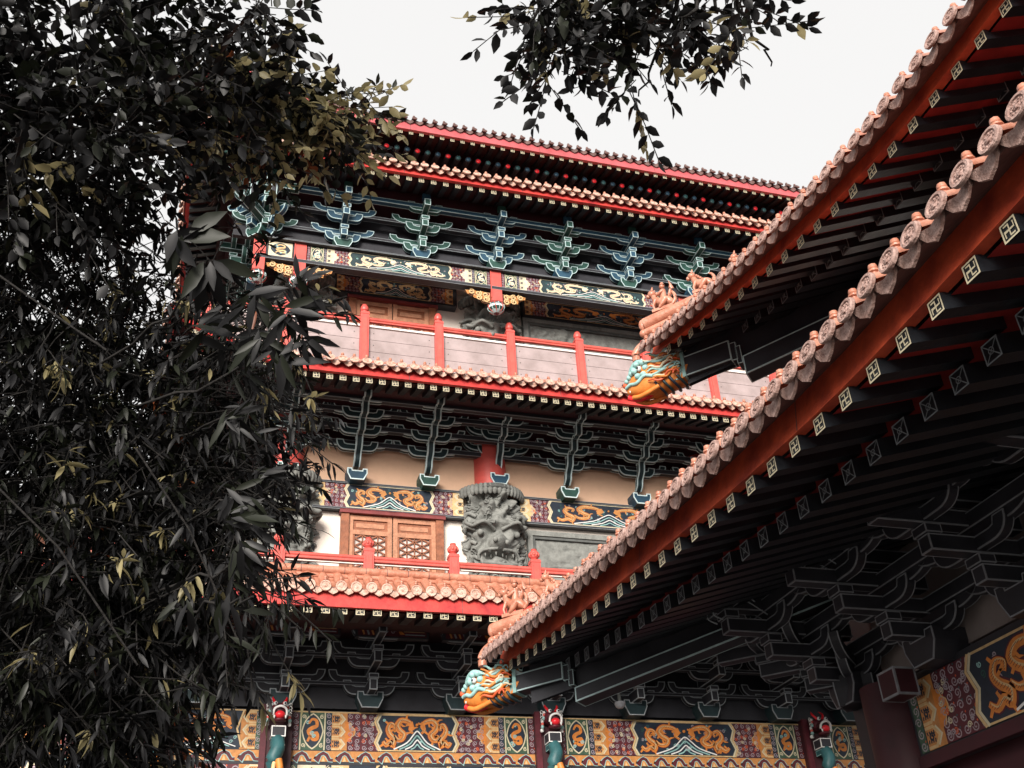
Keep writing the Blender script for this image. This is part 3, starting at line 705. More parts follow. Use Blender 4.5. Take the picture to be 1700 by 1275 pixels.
# pink plank balcony
PX = [2.29+1.283*i for i in range(-2, 10)]
for x in PX:
    o = post(x, 14.58, 11.15, 12.40, .145, 0).build('balcony_post', hall, (x, 14.58, 11.15))
b = B(); b.box(-.5, XR, 14.55, 14.61, 12.22, 12.27, 'red_rail'); b.tube([(-.5, 14.56, 12.275), (XR, 14.56, 12.275)], .034, 'red_rail', 8); b.build('handrail', hall, (5, 14.6, 12.2))
for i in range(len(PX)-1):
    b = B(); xa, xb = PX[i]+.075, PX[i+1]-.075
    b.box(xa, xb, 14.555, 14.60, 12.12, 12.155, 'white_paint')
    for k in range(4):
        z = 11.16+.237*k; b.box(xa, xb, 14.575, 14.61, z, z+.230, 'plank')
        for xx in (xa+.09, xb-.09): b.ball((xx, 14.573, z+.13), .009, 'stone_dark', 6)
    b.build('plank_screen', hall, (xa, 14.6, 11.16), 'pale pink horizontal boards')
b = B(); b.box(-.6, XR, 14.45, 16, 11.06, 11.12, 'wall_white'); b.box(-.6, XR, 14.45, 16, 11.0, 11.055, 'maroon'); b.build('balcony_floor', hall, (5, 15, 11))

# --- third storey: hanging posts, painted beams, brackets
def pendant(x, y, zt, zb, w=.19):
    b = B(); h = w/2; b.box(x-h, x+h, y-h, y+h, zb+.24, zt, 'red_post'); b.rbox(x-h-.012, x-h+.004, y-h-.012, y-h+.01, zb+.3, zt, 'red_rail', 'red_rail')
    o = b.build('hanging_post', hall, (x, y, zb))
    c = B(); c.lathe([(.10, .26), (.115, .24), (.09, .225), (.13, .20), (.145, .16), (.14, .12), (.105, .07), (.05, .03), (0, .02)], (x, y, zb), 'teal', 20,
                     mats=['red_post', 'red_rail', 'pale_line', 'teal', 'white_paint', 'green_paint', 'pale_line', 'paint_maroon'])
    for k in range(12):
        t = 2*pi*k/12; c.tube(spline([(x+.135*cos(t), y+.135*sin(t), zb+.20), (x+.150*cos(t+.12), y+.150*sin(t+.12), zb+.15), (x+.11*cos(t+.25), y+.11*sin(t+.25), zb+.075), (x+.03*cos(t+.4), y+.03*sin(t+.4), zb+.03)], 3), .008, 'pale_line' if k % 2 else 'red_post', 4)
    c.build('lotus_bud', o, (x, y, zb))
for x in (.46, 1.13, 4.55, 8.2, 11.8): pendant(x, 14.3, 13.44, 12.52)
b = B(); b.rbox(.4, XR, 14.2, 14.36, 13.01, 13.075, 'dark_green', 'grey_line', .005); b.rbox(.4, XR, 14.14, 14.44, 13.405, 13.43, 'dark_green', 'grey_line', .005)
b.build('front_beam', hall, (5, 14.3, 13))
for x0, x1 in ((.56, 1.03), (1.24, 4.44), (4.66, 8.1), (8.3, 11.7)):
    b = B(); b.box(x0, x1, 14.23, 14.36, 13.08, 13.40, 'dark_green')
    if x1-x0 < 1: medallion(b, x0+.04, x1-.04, 13.09, 13.39, 14.22, 'gold_pale', 'cream', 'cream_line')
    else: painted_panel(b, x0, x1, 13.085, 13.395, 14.225, dm='cream', med=True, frame='cream_line', cap='cream', bg='deep_teal', sbg='paint_maroon')
    b.build('painted_beam', hall, (x0, 14.2, 13.1))
for x in (1.13, 4.55, 8.2):      # pierced gold brackets beside the hanging posts
    for sg in (-1, 1):
        b = B()
        for k in range(3):
            for j in range(2 if k < 2 else 1):
                curl(b, x+sg*(.19+.13*k), 12.90-.10*j+.02*k, .06, 'gold_pale', 14.26-.01*j, .022, rot=k+j, sg=sg); curl(b, x+sg*(.25+.13*k), 12.93-.09*j, .04, 'gold', 14.27, .018, rot=-k, sg=-sg)
        b.prism([(x+sg*.11, 12.97), (x+sg*.56, 12.97), (x+sg*.46, 12.90), (x+sg*.30, 12.86), (x+sg*.24, 12.77), (x+sg*.11, 12.75)], 14.28, 14.33, 'paint_maroon', 'gold_pale', .012)
        b.build('pierced_bracket', hall, (x, 14.3, 12.9))
b = B(); b.box(1.8, 4.0, 14.88, 15.05, 13.03, 13.42, 'dark_green'); painted_panel(b, 1.84, 3.92, 13.05, 13.38, 14.86, dm='gold_pale', med=False, frame='gold_pale', cap='gold', bg='navy', edge=False); b.build('inner_painted_beam', hall, (3, 14.9, 13.1))
b = B(); b.box(5.25, 8.8, 14.88, 15.05, 13.03, 13.42, 'dark_green'); painted_panel(b, 5.28, 8.4, 13.05, 13.38, 14.86, dm='orange', med=False, frame='gold_pale', cap='gold', bg='navy', edge=False); b.build('inner_painted_beam', hall, (7, 14.9, 13.1))
b = B(); b.box(.9, 19, 14.45, 15.1, 13.44, 13.5, 'wall_white'); b.build('gallery_ceiling', hall, (5, 15, 14.2))
ml3g = bracket_meshes('blue', 'green_paint', 'pale_line', 2, .20, .30, .31, .55, .18, .02, w=.013, bs=.95)
ml3b = bracket_meshes('green_paint', 'blue', 'pale_line', 2, .20, .30, .31, .55, .18, .02, w=.013, bs=.95)
X3 = [.50, 1.82, 3.19, 4.57, 5.82, 7.09, 8.44, 9.8, 11.1]
for i, x in enumerate(X3): clusters(hall, ml3b if i % 2 == 0 else ml3g, [(x, 14.26, 13.42)])
clusters(hall, ml3b, [(.46, 14.30+1.3*k, 13.42) for k in (1, 2)], rz=-pi/2)
clusters(hall, ml3g, [(.42, 14.24, 13.40)], rz=-pi/4)
b = B()
b.ball((.02, 13.45, 14.52), .085, 'mint', 14, (1, 1, .55)); b.lathe([(.05, -.02), (.03, -.08), (.045, -.12), (.02, -.2)], (.02, 13.45, 14.5), 'teal', 10)
b.tube(spline([(.02, 13.45, 14.32), (-.08, 13.40, 14.25), (-.14, 13.38, 14.34), (-.24, 13.36, 14.42), (-.30, 13.35, 14.36), (-.27, 13.35, 14.30)], 4), .03, 'green_paint', 7)
for k in range(3): b.obox((.02+.17*k, 13.62+.17*k, 13.95-.10*k), (-.30, -.30, .10), (.045, -.045, 0), (0, 0, .055), 'green_paint', 'pale_line', .013)
b.rbox(-.02, 1.0, 13.72, 13.82, 14.16, 14.30, 'green_paint', 'pale_line', .012)
for x in (.25, .58): b.rbox(x-.05, x+.05, 13.66, 13.80, 13.80, 14.2, 'dark_green', 'pale_line', .012); b.box(x-.05, x+.05, 13.62, 13.7, 14.30, 14.46, 'green_paint')
b.build('corner_bracket', hall, (.02, 13.5, 14), 'green corner bracket with outlined slanting arms')
tie_beams('tie_beam', [(14.28-.20*i, 13.42+.33+.30*i) for i in range(2)], .5, XR, line='grey_line', h=.06, w=.007)
tie_beams('purlin', [(13.84, 14.26)], -.1, XR, fill='blue', line='pale_line', h=.09, w=.011)
b = B()
for i, x in enumerate(X3): b.box(x-.07, x+.07, 13.68, 13.76, 14.38, 14.50, 'green_paint' if i % 2 else 'blue')
b.box(-.2, XR, 13.86, 14.3, 14.34, 14.9, 'maroon'); b.box(0, XR, 14.32, 14.4, 13.5, 14.4, 'dark_green'); b.build('bracket_board', hall, (5, 14, 14.4))

# --- tier 3 double eave
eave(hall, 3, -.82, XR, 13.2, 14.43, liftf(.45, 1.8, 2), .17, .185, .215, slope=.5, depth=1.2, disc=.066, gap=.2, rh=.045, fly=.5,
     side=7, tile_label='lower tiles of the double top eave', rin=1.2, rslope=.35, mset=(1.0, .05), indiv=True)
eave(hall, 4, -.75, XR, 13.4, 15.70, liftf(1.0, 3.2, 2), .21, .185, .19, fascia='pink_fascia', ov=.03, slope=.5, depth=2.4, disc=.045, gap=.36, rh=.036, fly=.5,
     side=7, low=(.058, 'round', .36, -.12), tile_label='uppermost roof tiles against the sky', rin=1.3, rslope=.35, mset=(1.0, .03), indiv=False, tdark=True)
b = B(); b.box(-.2, XR, 14.2, 14.5, 14.6, 16.3, 'maroon'); b.box(-.1, .1, 14.5, 24, 14.6, 16.3, 'maroon'); b.build('top_frieze', hall, (5, 14.3, 15))

# --- ground storey: painted wall, columns, dragon corbels, brackets
for x0, x1 in ((-3.2, -.35), (-.14, 1.18), (1.62, 5.32), (5.74, 10.0), (10.45, 14.2)):
    y = 16.0; b = B(); b.box(x0, x1, y, y+.2, 3.2, 6.09, 'dark_green'); zt = 6.06
    short = x1-x0 < 2
    if short:
        b.rect(x0, x1, 5.52, zt, 'navy', y-.003); H = zt-5.52; fl = H*.4
        flame_cap(b, x0, x0+fl, 5.52, zt, y-.004, 1); flame_cap(b, x1-fl-.08, x1-.08, 5.52, zt, y-.004, -1); scrolls(b, x1-.08, x1, 5.52, zt, y-.004, 'paint_green', 'lilac', 6)
        cl, cr = x0+fl, x1-fl-.08
        b.poly([(cl-.05, 5.54), (cr+.05, 5.54), (cr-.04, 5.79), (cr+.05, zt), (cl-.05, zt), (cl+.04, 5.79)], 'navy', y-.008); chev(b, cl-.03, 5.54, zt, y-.012, .08, 1, ('gold_pale',), .025); chev(b, cr+.03, 5.54, zt, y-.012, .08, -1, ('gold_pale',), .025)
        dragon(b, cl+.05, cr-.1, 5.6, zt-.05, y-.016, 'orange'); waves(b, (cl+cr)/2, 5.55, .35, .2, y-.019)
        for k in range(12): curl(b, random.uniform(cl+.05, cr-.05), random.uniform(5.6, zt-.05), .028, random.choice(('mint', 'teal')), y-.0125-.0001*k, .009)
    else: painted_panel(b, x0, x1, 5.52, zt, y-.004, dm='orange', med=True, edge=True)
    b.rect(x0, x1, zt, zt+.02, 'gold_pale', y-.004)
    # wave chain band
    za, zb = 5.36, 5.51; b.rect(x0, x1, za, zb, 'gold', y-.003); n = max(3, round((x1-x0)/.30)); w = (x1-x0)/n
    for k in range(n):
        xa = x0+w*k
        for m_, th, yy in (('mint', .062, -.005), ('paint_maroon', .044, -.006)):
            b.rib([(xa+w*.12, za+.05), (xa+w*.2, za+.02), (xa+w*.35, zb-.055), (xa+w*.5, zb-.032), (xa+w*.65, zb-.055), (xa+w*.8, za+.02), (xa+w*.95, za+.02)], th, m_, y+yy)
        b.poly([(xa+w*.42, za), (xa+w*.5, za+.07), (xa+w*.58, za)], 'gold_pale', y-.008)
    b.rect(x0, x1, 5.315, 5.35, 'dark_green', y-.004)
    # lower field
    z0, z1 = 4.75, 5.31
    if short:
        scrolls(b, x0+.25, x1-.25, z0, z1, y-.004, 'paint_maroon', 'lilac', 4); flame_cap(b, x0, x0+.28, z0, z1, y-.009, 1, 'cream_line'); flame_cap(b, x1-.28, x1, z0, z1, y-.009, -1, 'cream_line')
    else:
        H = z1-z0; mid = (x0+x1)/2
        for sg in (1, -1):
            X = lambda u: x0+u if sg > 0 else x1-u
            R = lambda a, c: (min(X(a), X(c)), max(X(a), X(c)))
            a, c = R(0, H*.16); scrolls(b, a, c, z0, z1, y-.005, 'paint_green', 'cream_line', 6)
            a, c = R(H*.18, H*.9); medallion(b, a, c, z0, z1, y-.005, 'gold_pale', 'cream', 'cream_line')
            a, c = R(H*.92, H*1.04); scrolls(b, a, c, z0, z1, y-.005, 'navy', 'cream_line', 6)
            a, c = R(H*1.04, H*1.5); flame_cap(b, a, c, z0, z1, y-.005, sg, 'cream_line', 'gold_pale')
            a, c = R(H*1.5, H*2.5); b.rect(a, c, z0, z1, 'navy', y-.005); dragon(b, a+.03, c-.03, z0+.05, z1-.05, y-.009, 'gold_pale', sg < 0)
        a, c = x0+H*2.42, x1-H*2.42; scrolls(b, a, c, z0, z1-.05, y-.012, 'paint_maroon', 'lilac', 3)
        for xx, s2 in ((a, 1), (c, -1)): chev(b, xx, z0, z1, y-.016, .08, -s2, ('cream_line', 'gold_pale'), .03)
        b.rect(a, c, z1-.05, z1-.02, 'cream_line', y-.014)
    b.box(x0, x1, y-.003, y+.1, 3.2, 4.74, 'paint_maroon')
    b.build('painted_wall_panel', hall, (x0, 16, 3.2))
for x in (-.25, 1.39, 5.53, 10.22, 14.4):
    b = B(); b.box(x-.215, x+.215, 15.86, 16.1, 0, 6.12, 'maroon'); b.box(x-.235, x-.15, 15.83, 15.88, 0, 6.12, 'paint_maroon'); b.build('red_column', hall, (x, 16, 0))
    # open-mouthed beast corbel
    c = B(); y0 = 15.62; z = 5.98
    c.ball((x, 15.76, z+.02), .14, 'paint_maroon', 12, (1, 1.1, .8)); c.ball((x, y0+.02, z-.02), .10, 'maroon', 10, (1.1, 1.2, .7))
    c.ball((x, y0-.07, z-.085), .075, 'red_bright', 10, (1, .8, .75)); c.ball((x, y0-.0, z-.15), .09, 'paint_maroon', 10, (1.1, 1.2, .4))
    c.tube(spline([(x-.095, y0-.07, z-.09), (x-.08, y0-.10, z-.01), (x, y0-.13, z+.02), (x+.08, y0-.10, z-.01), (x+.095, y0-.07, z-.09)], 4), .018, 'white_paint', 6)
    for sx in (-1, 1):
        c.lathe([(.017, 0), (.012, -.03), (0, -.05)], (x+sx*.08, y0-.09, z-.10), 'white_paint', 6); c.ball((x+sx*.065, y0-.03, z+.085), .03, 'white_paint', 8); c.ball((x+sx*.065, y0-.055, z+.085), .015, 'navy', 6)
        c.tube(spline([(x+sx*.05, y0+.05, z+.10), (x+sx*.10, y0+.10, z+.19), (x+sx*.07, y0+.16, z+.25)], 4), [.022, .022, .021, .02, .018, .014, .01, .006, .004], 'red_bright', 6)
        for k in range(7):
            a = -.9+.42*k; c.ball((x+sx*(.13+.03*sin(a)), 15.74+.02*cos(k*2), z+.10-.045*k), .035, ('white_paint', 'red_rail', 'mint')[k % 3], 7, (.8, 1, .9))
            c.tube([(x+sx*(.16+.02*cos(a+q)), 15.72, z+.10-.045*k+.03*sin(a+q)) for q in (0, 1, 2, 3, 4)], .007, 'white_paint', 4)
    c.rbox(x-.10, x+.10, 15.62, 15.84, z-.37, z-.22, 'dark_green', 'white_paint', .014); c.rbox(x-.09, x+.09, 15.66, 15.84, z-.47, z-.385, 'teal', 'mint', .010)
    c.tube(spline([(x, 15.70, z-.40), (x, 15.62, z-.55), (x-.06, 15.63, z-.72), (x+.04, 15.68, z-.9)], 5), [.10]*10+[.09]*6, 'teal', 12)
    for k in range(14): c.ball((x+random.uniform(-.09, .09), 15.60+random.uniform(0, .05), z-.46-.035*k), .028, random.choice(('mint', 'blue', 'white_paint', 'orange')), 7)
    c.tube(spline([(x+.02, 15.56, z-.70), (x+.05, 15.54, z-.9), (x, 15.58, z-1.1)], 4), .05, 'orange', 8); c.tube(spline([(x-.04, 15.56, z-.74), (x-.06, 15.54, z-.95), (x-.05, 15.58, z-1.1)], 4), .03, 'gold_pale', 8)
    c.build('beast_corbel', hall, (x, 15.86, z), 'carved open-mouthed dragon corbel with red tongue')
m1 = bracket_meshes('dark_green', 'deep_teal', 'mid_line', 2, .36, .31, .40, .62, .22, .02, w=.015, fw=.06, bs=1.15)
X1 = [-1.1, .2, 1.43, 2.71, 4.06, 5.59, 6.97, 8.26, 9.6, 10.9]
clusters(hall, m1, [(x, 15.9, 6.08) for x in X1])
tie_beams('tie_beam', [(15.88-.36*i, 6.08+.20+.31*i+.155) for i in range(3)], -3, XR, h=.05, line='dim_line')
b = B(); b.box(-3, XR, 15.98, 16.2, 6.12, 7.3, 'dark_green'); b.build('lintel', hall, (5, 16, 6.12))
for i in range(9):
    x0 = -1.6+1.32*i; b = B(); b.box(x0, x0+1.1, 15.08, 15.2, 6.93, 7.13, 'dark_green'); y = 15.076
    b.rect(x0+.04, x0+1.06, 6.95, 7.11, 'paint_maroon', y)
    for k in range(4): b.rib([(x0+.08+.07*k, 7.10), (x0+.13+.07*k, 6.96)], .028, ('gold', 'grey_line')[k % 2], y-.002)
    curl(b, x0+.46, 7.03, .05, 'grey_line', y-.002, .012); curl(b, x0+.56, 7.02, .04, 'lilac', y-.002, .012); b.poly([(x0+.62, 7.08), (x0+.74, 6.98), (x0+.66, 6.98)], 'orange', y-.003)
    b.rib([(x0+.72, 7.03), (x0+1.04, 7.03)], .02, 'gold_pale', y-.002); b.rib([(x0+.74, 6.98), (x0+1.04, 6.98)], .016, 'grey_line', y-.002)
    b.build('soffit_beam', hall, (x0, 15.1, 6.93))
b = B(); b.box(-3, XR, 15.3, 16.1, 7.22, 7.3, 'soffit'); b.build('porch_ceiling', hall, (5, 15.7, 7.2))
# round lamp under the ground storey eave
lx = B(); lx.lathe([(.085, .05), (.09, .02), (.07, -.02), (.04, -.045), (0, -.055)], (6.62, 15.55, 6.17), 'steel_grey', 18); lx.lathe([(.03, .05), (.03, .45)], (6.62, 15.55, 6.17), 'stone_dark', 8)
tag(lx.build('ceiling_lamp', None, (6.62, 15.55, 6.1)), 'small round grey lamp under the dark ground storey eave', 'lamp')

# ================================================================== RIGHT PAVILION (facade frame turned a quarter)
RZ = -pi/2
pav = root('temple_pavilion', (-2.0, 8.5, 0), RZ, label='nearer temple pavilion at right with two upswept terracotta eaves', cat='temple')
def lo_lift(s): return .69*max(0, 1-(s+.6)/7)**1.6+.035*max(0, s-6.6)**1.3
def up_lift(s): return 1.08*max(0, 1-(s+.4)/5)**1.5+.035*max(0, s-5.0)**1.3
ro1, z1f = eave(pav, 5, -10.6, 3.5, 3.2, 4.50, lo_lift, .28, .19, .268, slope=.5, depth=1.6, fascia='orange_fascia', disc=.062, gap=.02, rh=.048, fly=.62, mset=(1.15, .0), ov=.20, closed=True, sof='soffit_red',
     low=(.060, 'sq', .52, -.04), side=0, tapered=True, tile_label='lower upswept eave tiles with round carved ends', rin=3.0, rslope=.30, relief=True)
ro2, z2f = eave(pav, 6, -9.2, 3.5, 4.8, 7.40, up_lift, .27, .205, .268, slope=.5, depth=2.4, fascia='orange_fascia', disc=.066, gap=-.11, rh=.048, fly=.72, mset=(1.15, .0), ov=.20, closed=True, sof='soffit_red',
     low=(.060, 'sq', .68, .20), side=0, tapered=True, tile_label='upper upswept eave tiles against the sky', rin=3.0, rslope=.42, relief=True)
def hip(ro, xL, yE, zf, L, slope, ztip, zb):
    b = B(); P = []
    for i in range(18):
        t = L*i/17; P.append(Vector((xL+t-.04, yE+t-.04, max(ztip+.20*t, zf(t)+t*slope+.14))))
    b.tube(P, .075, 'tile', 12); b.tube([p-Vector((0, 0, .12)) for p in P], .05, 'tile', 10); b.tube([p-Vector((0, 0, .24)) for p in P], .04, 'tile', 8)
    for i in range(len(P)-1):
        a, c = P[i], P[i+1]; n = Vector((-.04, .04, 0)); dz = Vector((0, 0, .1))
        if i < 2: continue
        la, lc = Vector((a.x, a.y, zf(a.x-xL)+(a.x-xL)*slope-.05)), Vector((c.x, c.y, zf(c.x-xL)+(c.x-xL)*slope-.05))
        b.add([la-n, lc-n, c-n, a-n, la+n, lc+n, c+n, a+n], [(0, 1, 2, 3), (5, 4, 7, 6), (4, 0, 3, 7)], 'tile')
        b.tube([a, a+(c-a)*.03], .079, 'tile_dark', 12)
    b.ball(tuple(P[0]-Vector((.02, .02, 0))), .075, 'tile', 12, (.6, .6, 1)); b.ball(tuple(P[0]-Vector((.02, .02, .12))), .05, 'tile', 10)
    c0 = Vector((xL-.02, yE-.02, zf(0)+.0))       # big corner tile curling over the tip
    b.tube(spline([c0+Vector((.12, .12, .16)), c0+Vector((-.05, -.05, .14)), c0+Vector((-.13, -.13, .05)), c0+Vector((-.13, -.13, -.06))], 5), [.048]*16, 'tile', 10)
    b.build('hip_ridge', ro, tuple(P[0]))
    d = B()                                       # board closing the roof along the hip
    for i in range(12):
        ta, tc = .25+3.0*i/12, .25+3.0*(i+1)/12; n = Vector((-.02, .02, 0))
        q = [Vector((xL+t, yE+t, z)) for t, z in ((ta, zb+.20*ta), (tc, zb+.20*tc), (tc, zf(tc)+tc*slope-.02), (ta, zf(ta)+ta*slope-.02))]
        d.add([p-n for p in q]+[p+n for p in q], [(0, 1, 2, 3), (5, 4, 7, 6)], 'dark_green')
    d.build('hip_board', ro, (xL, yE, zb)); return P
P1 = hip(ro1, -10.6, 3.2, z1f, 4.2, .5, 5.50, 4.58); P2_ = hip(ro2, -9.2, 4.8, z2f, 4.2, .5, 8.80, 7.76)
def beast(ro, p, h, kind, lab):
    """small glazed figure sitting astride the ridge, looking out over the corner"""
    b = B(); x, y, z = p; d = Vector((-.707, -.707, 0)); q = Vector((-.707, .707, 0)); U = Vector((0, 0, 1)); o = Vector(p)
    V = lambda f, s_, u: o+d*f*h+q*s_*h+U*u*h
    m = 'tile'
    b.obox(V(0, 0, .03), d*h*.34, q*h*.16, U*h*.05, m)
    b.tube(spline([V(-.32, 0, .18), V(-.15, 0, .34), V(.08, 0, .36), V(.22, 0, .50), V(.26, 0, .66)], 4), [h*v for v in (.06, .09, .12, .14, .15, .16, .16, .155, .15, .14, .13, .125, .115, .105, .10, .095, .09)], m, 10)
    b.ball(tuple(V(.32, 0, .76)), h*.13, m, 10, (1, 1, .95)); b.ball(tuple(V(.44, 0, .71)), h*.075, m, 8)
    for s_ in (-1, 1):
        b.tube([V(.20, s_*.10, .42), V(.27, s_*.12, .2), V(.28, s_*.12, .07)], [h*.07, h*.05, h*.05], m, 8); b.tube([V(-.12, s_*.13, .34), V(-.02, s_*.17, .16), V(.08, s_*.15, .07)], [h*.11, h*.08, h*.05], m, 8)
        b.tube([V(.28, s_*.07, .84), V(.24, s_*.10, .95)], [h*.05, h*.015], m, 6); b.ball(tuple(V(.40, s_*.07, .79)), h*.025, 'tile_dark', 6)
    b.tube(spline([V(-.30, 0, .16), V(-.42, 0, .34), V(-.36, 0, .58), V(-.24, 0, .66)], 4), [h*v for v in (.06,)*6+(.05, .05, .04, .04, .03, .02, .01)], m, 8)
    for k in range(5): b.ball(tuple(V(.16-.06*k, 0, .72-.07*k)), h*.055, m, 6)
    if kind:   # a rider
        b.tube([V(-.04, 0, .42), V(-.05, 0, .78)], [h*.12, h*.09], m, 10); b.ball(tuple(V(-.04, 0, .92)), h*.09, m, 10)
        b.lathe([(h*.1, 0), (h*.07, h*.04), (h*.05, h*.10), (0, h*.13)], tuple(V(-.05, 0, .96)), m, 10)
        for s_ in (-1, 1): b.tube([V(-.05, s_*.10, .70), V(.06, s_*.15, .58), V(.16, s_*.08, .60)], [h*.05, h*.045, h*.03], m, 8)
        b.prism([(-.02, 0), (.02, 0), (.03, h*.3), (-.03, h*.34)], -.02, .02, m) if False else None
        b.tube(spline([V(-.22, 0, .45), V(-.34, 0, .75), V(-.28, 0, 1.05)], 4), [h*.08, h*.10, h*.11, h*.11, h*.1, h*.09, h*.07, h*.04, h*.02], m, 8, flat=.5)
    b.build('ridge_beast', ro, tuple(p), lab)
def onP(P, t): 
    i = int(t); f = t-i; return P[i]*(1-f)+P[i+1]*f+Vector((0, 0, .06))
for k, (P, r_) in enumerate(((P1, ro1), (P2_, ro2))):
    beast(r_, onP(P, .75), .38, 1, 'terracotta rider on a crouching beast at the ridge tip'); beast(r_, onP(P, 2.2), .36, 0, 'terracotta seated beast on the corner ridge'); beast(r_, onP(P, 3.7), .34, 0, 'terracotta seated beast highest on the corner ridge')

# hip beams with painted dragon heads
def hip_beam(xL, yE, zh, hz, z2, h2, r2, S, f0):
    """zh = axis of the short outer beam, hz its half height; z2.. the lower inner beam"""
    d = Vector((.7071, .7071, 0)); q = Vector((-.7071, .7071, 0)); U = Vector((0, 0, 1))
    o = Vector((xL, yE, zh)); V = lambda f, s_, u: o+d*f+q*s_+U*u
    b = B()
    b.obox(V(f0+.40, 0, .01), Vector((d.x, d.y, .05)).normalized()*.28, q*.10, U*hz, 'dark_green', 'pale_line', .013)
    b.obox(V(f0+.71, 0, .0), d*.035, q*.085, U*hz*.9, 'dark_green', 'pale_line', .008); b.obox(V(f0+.76, 0, -.06), d*.03, q*.085, U*hz*.9, 'dark_green', 'pale_line', .008)
    sl = Vector((d.x, d.y, r2)).normalized()
    b.obox(V(f0+.78+1.5, 0, z2-zh+1.5*r2), sl*1.5, q*.11, U*h2, 'dark_green', 'pale_line', .014)
    b.prism([(0, 0), (.05, -.05), (.12, -.04), (.2, -.09), (.3, -.06), (.42, -.10), (.5, 0)], 0, .01, 'soffit_red') if False else None
    ho = b.build('hip_beam', pav, tuple(o), 'dark corner beam edged with pale lines')
    # carved dragon head: snout outwards
    h = B(); HV = lambda f, s_, u: V(f0+.06-f*S*.82, s_*S, .045+u*S-.05*f)
    path = [(-.02, -.0), (.12, .0), (.25, -.01), (.38, -.02), (.48, -.03), (.56, -.05)]
    n = 16; rs = [(.10, .15), (.11, .155), (.115, .15), (.105, .13), (.08, .09), (.03, .03)]
    vs = []
    for (f, u), (rx, rz_) in zip(path, rs):
        for k in range(n):
            t = 2*pi*k/n; cx, cz = cos(t), sin(t); e = .6
            vs.append(HV(f, rx*math.copysign(abs(cx)**e, cx), u+rz_*math.copysign(abs(cz)**e, cz)))
    h.add(vs, [(i*n+k, i*n+(k+1) % n, (i+1)*n+(k+1) % n, (i+1)*n+k) for i in range(5) for k in range(n)], 'orange', True)
    cols = ('mint', 'orange', 'cream', 'mint', 'orange_red', 'cream', 'mint')
    for s_ in (-1, 1):
        for k in range(13):     # wavy mane locks swept back along the cheek
            u0 = .145-.021*k+random.uniform(-.006, .006); c = ('mint', 'orange', 'cream', 'mint', 'orange', 'orange_red', 'cream', 'mint', 'orange', 'mint', 'cream', 'orange', 'orange_red')[k]
            f1 = random.uniform(.24, .33); f2 = random.uniform(-.06, .05); am = random.uniform(.008, .022); n_ = 6; ph = random.uniform(0, 1.5); ou = random.uniform(.108, .128)
            pts = spline([HV(f1+(f2-f1)*i/n_, s_*(ou+.012*sin(i*1.9+k)), u0*(1-.04*i)+am*sin(ph+i*1.45)) for i in range(n_+1)], 4)
            m_ = len(pts); h.tube(pts, [.004+random.uniform(.011, .013)*sin(pi*(i+.6)/(m_+.2))**.7 for i in range(m_)], c, 7)
            if k % 3 == 0: curl2 = [HV(f2+.03+.028*cos(a), s_*(ou+.012), u0+.028*sin(a)) for a in [t*.8 for t in range(7)]]; h.tube(curl2, [.012-.0013*t for t in range(7)], c, 6)
        for k in range(4): h.ball(tuple(HV(.44+.035*k, s_*(.085-.012*k), .085-.02*k)), .038-.003*k, 'mint', 8)
        for k in range(6):     # teal curls of brow and nose
            a, r_ = 2*pi*k/6, .055; h.ball(tuple(HV(.37+r_*cos(a)*1.1, s_*.100, .06+r_*sin(a)*1.15)), .042, 'mint', 8, (1, 1, .85))
        h.ball(tuple(HV(.37, s_*.125, .055)), .030, 'white_paint', 8); h.ball(tuple(HV(.375, s_*.145, .055)), .014, 'navy', 6)
        h.tube(spline([HV(.28, s_*.10, .10), HV(.38, s_*.11, .135), HV(.46, s_*.09, .105), HV(.50, s_*.06, .06)], 4), .022, 'mint', 8)
        h.tube(spline([HV(.24, s_*.115, -.05), HV(.33, s_*.115, -.02), HV(.42, s_*.10, -.055), HV(.50, s_*.07, -.03), HV(.56, s_*.04, -.03)], 4), .022, 'mint', 8)
        h.ball(tuple(HV(.57, s_*.035, .0)), .034, 'orange_red', 8); h.ball(tuple(HV(.595, s_*.035, .015)), .014, 'navy', 6)
        h.tube(spline([HV(.20, s_*.09, -.14), HV(.32, s_*.08, -.16), HV(.42, s_*.06, -.16), HV(.50, s_*.03, -.13)], 4), .028, 'orange', 8)
        for k in range(5): h.lathe([(.008, .0), (.006, -.015), (0, -.028)], tuple(HV(.34+.045*k, s_*(.095-.01*k), -.075)), 'white_paint', 6)
    h.tube(spline([HV(.30, 0, -.13), HV(.45, 0, -.145), HV(.56, 0, -.10)], 4), .035, 'red_bright', 8)
    for k in range(5): h.tube(spline([HV(.10-.05*k+.02, 0, .13), HV(.02-.05*k, 0, .20), HV(-.06-.05*k, 0, .19)], 3), [.03, .03, .028, .024, .02, .012, .006], 'mint' if k % 2 else 'cream', 7)
    # slanted painted bands between the mane and the plain beam
    for k in range(7):
        f = f0-.17+.05*k; c = ('orange', 'teal', 'mint', 'orange_red', 'teal', 'mint', 'orange')[k]
        h.obox(V(f, 0, -hz*.55), d*.024, q*.108, U*hz*.62+d*.03, c)
    for k in range(4):
        f = -.04+.075*k; h.tube(spline([HV(f+.05, -.10, -.10), HV(f+.02, -.085, -.145), HV(f, 0, -.165), HV(f+.02, .085, -.145), HV(f+.05, .10, -.10)], 3), .017, ('deep_teal', 'navy')[k % 2], 6)
    h.obox(V(f0+.13, 0, .015), d*.02, q*.115, U*(hz+.03), 'mint')
    h.build('dragon_head', ho, tuple(o), 'painted dragon head at the tip of the corner beam')
hip_beam(-10.6, 3.2, 4.85, .088, 4.60, .072, .17, 1.25, .08); hip_beam(-9.2, 4.8, 8.01, .125, 7.78, .115, .16, 1.4, .22)

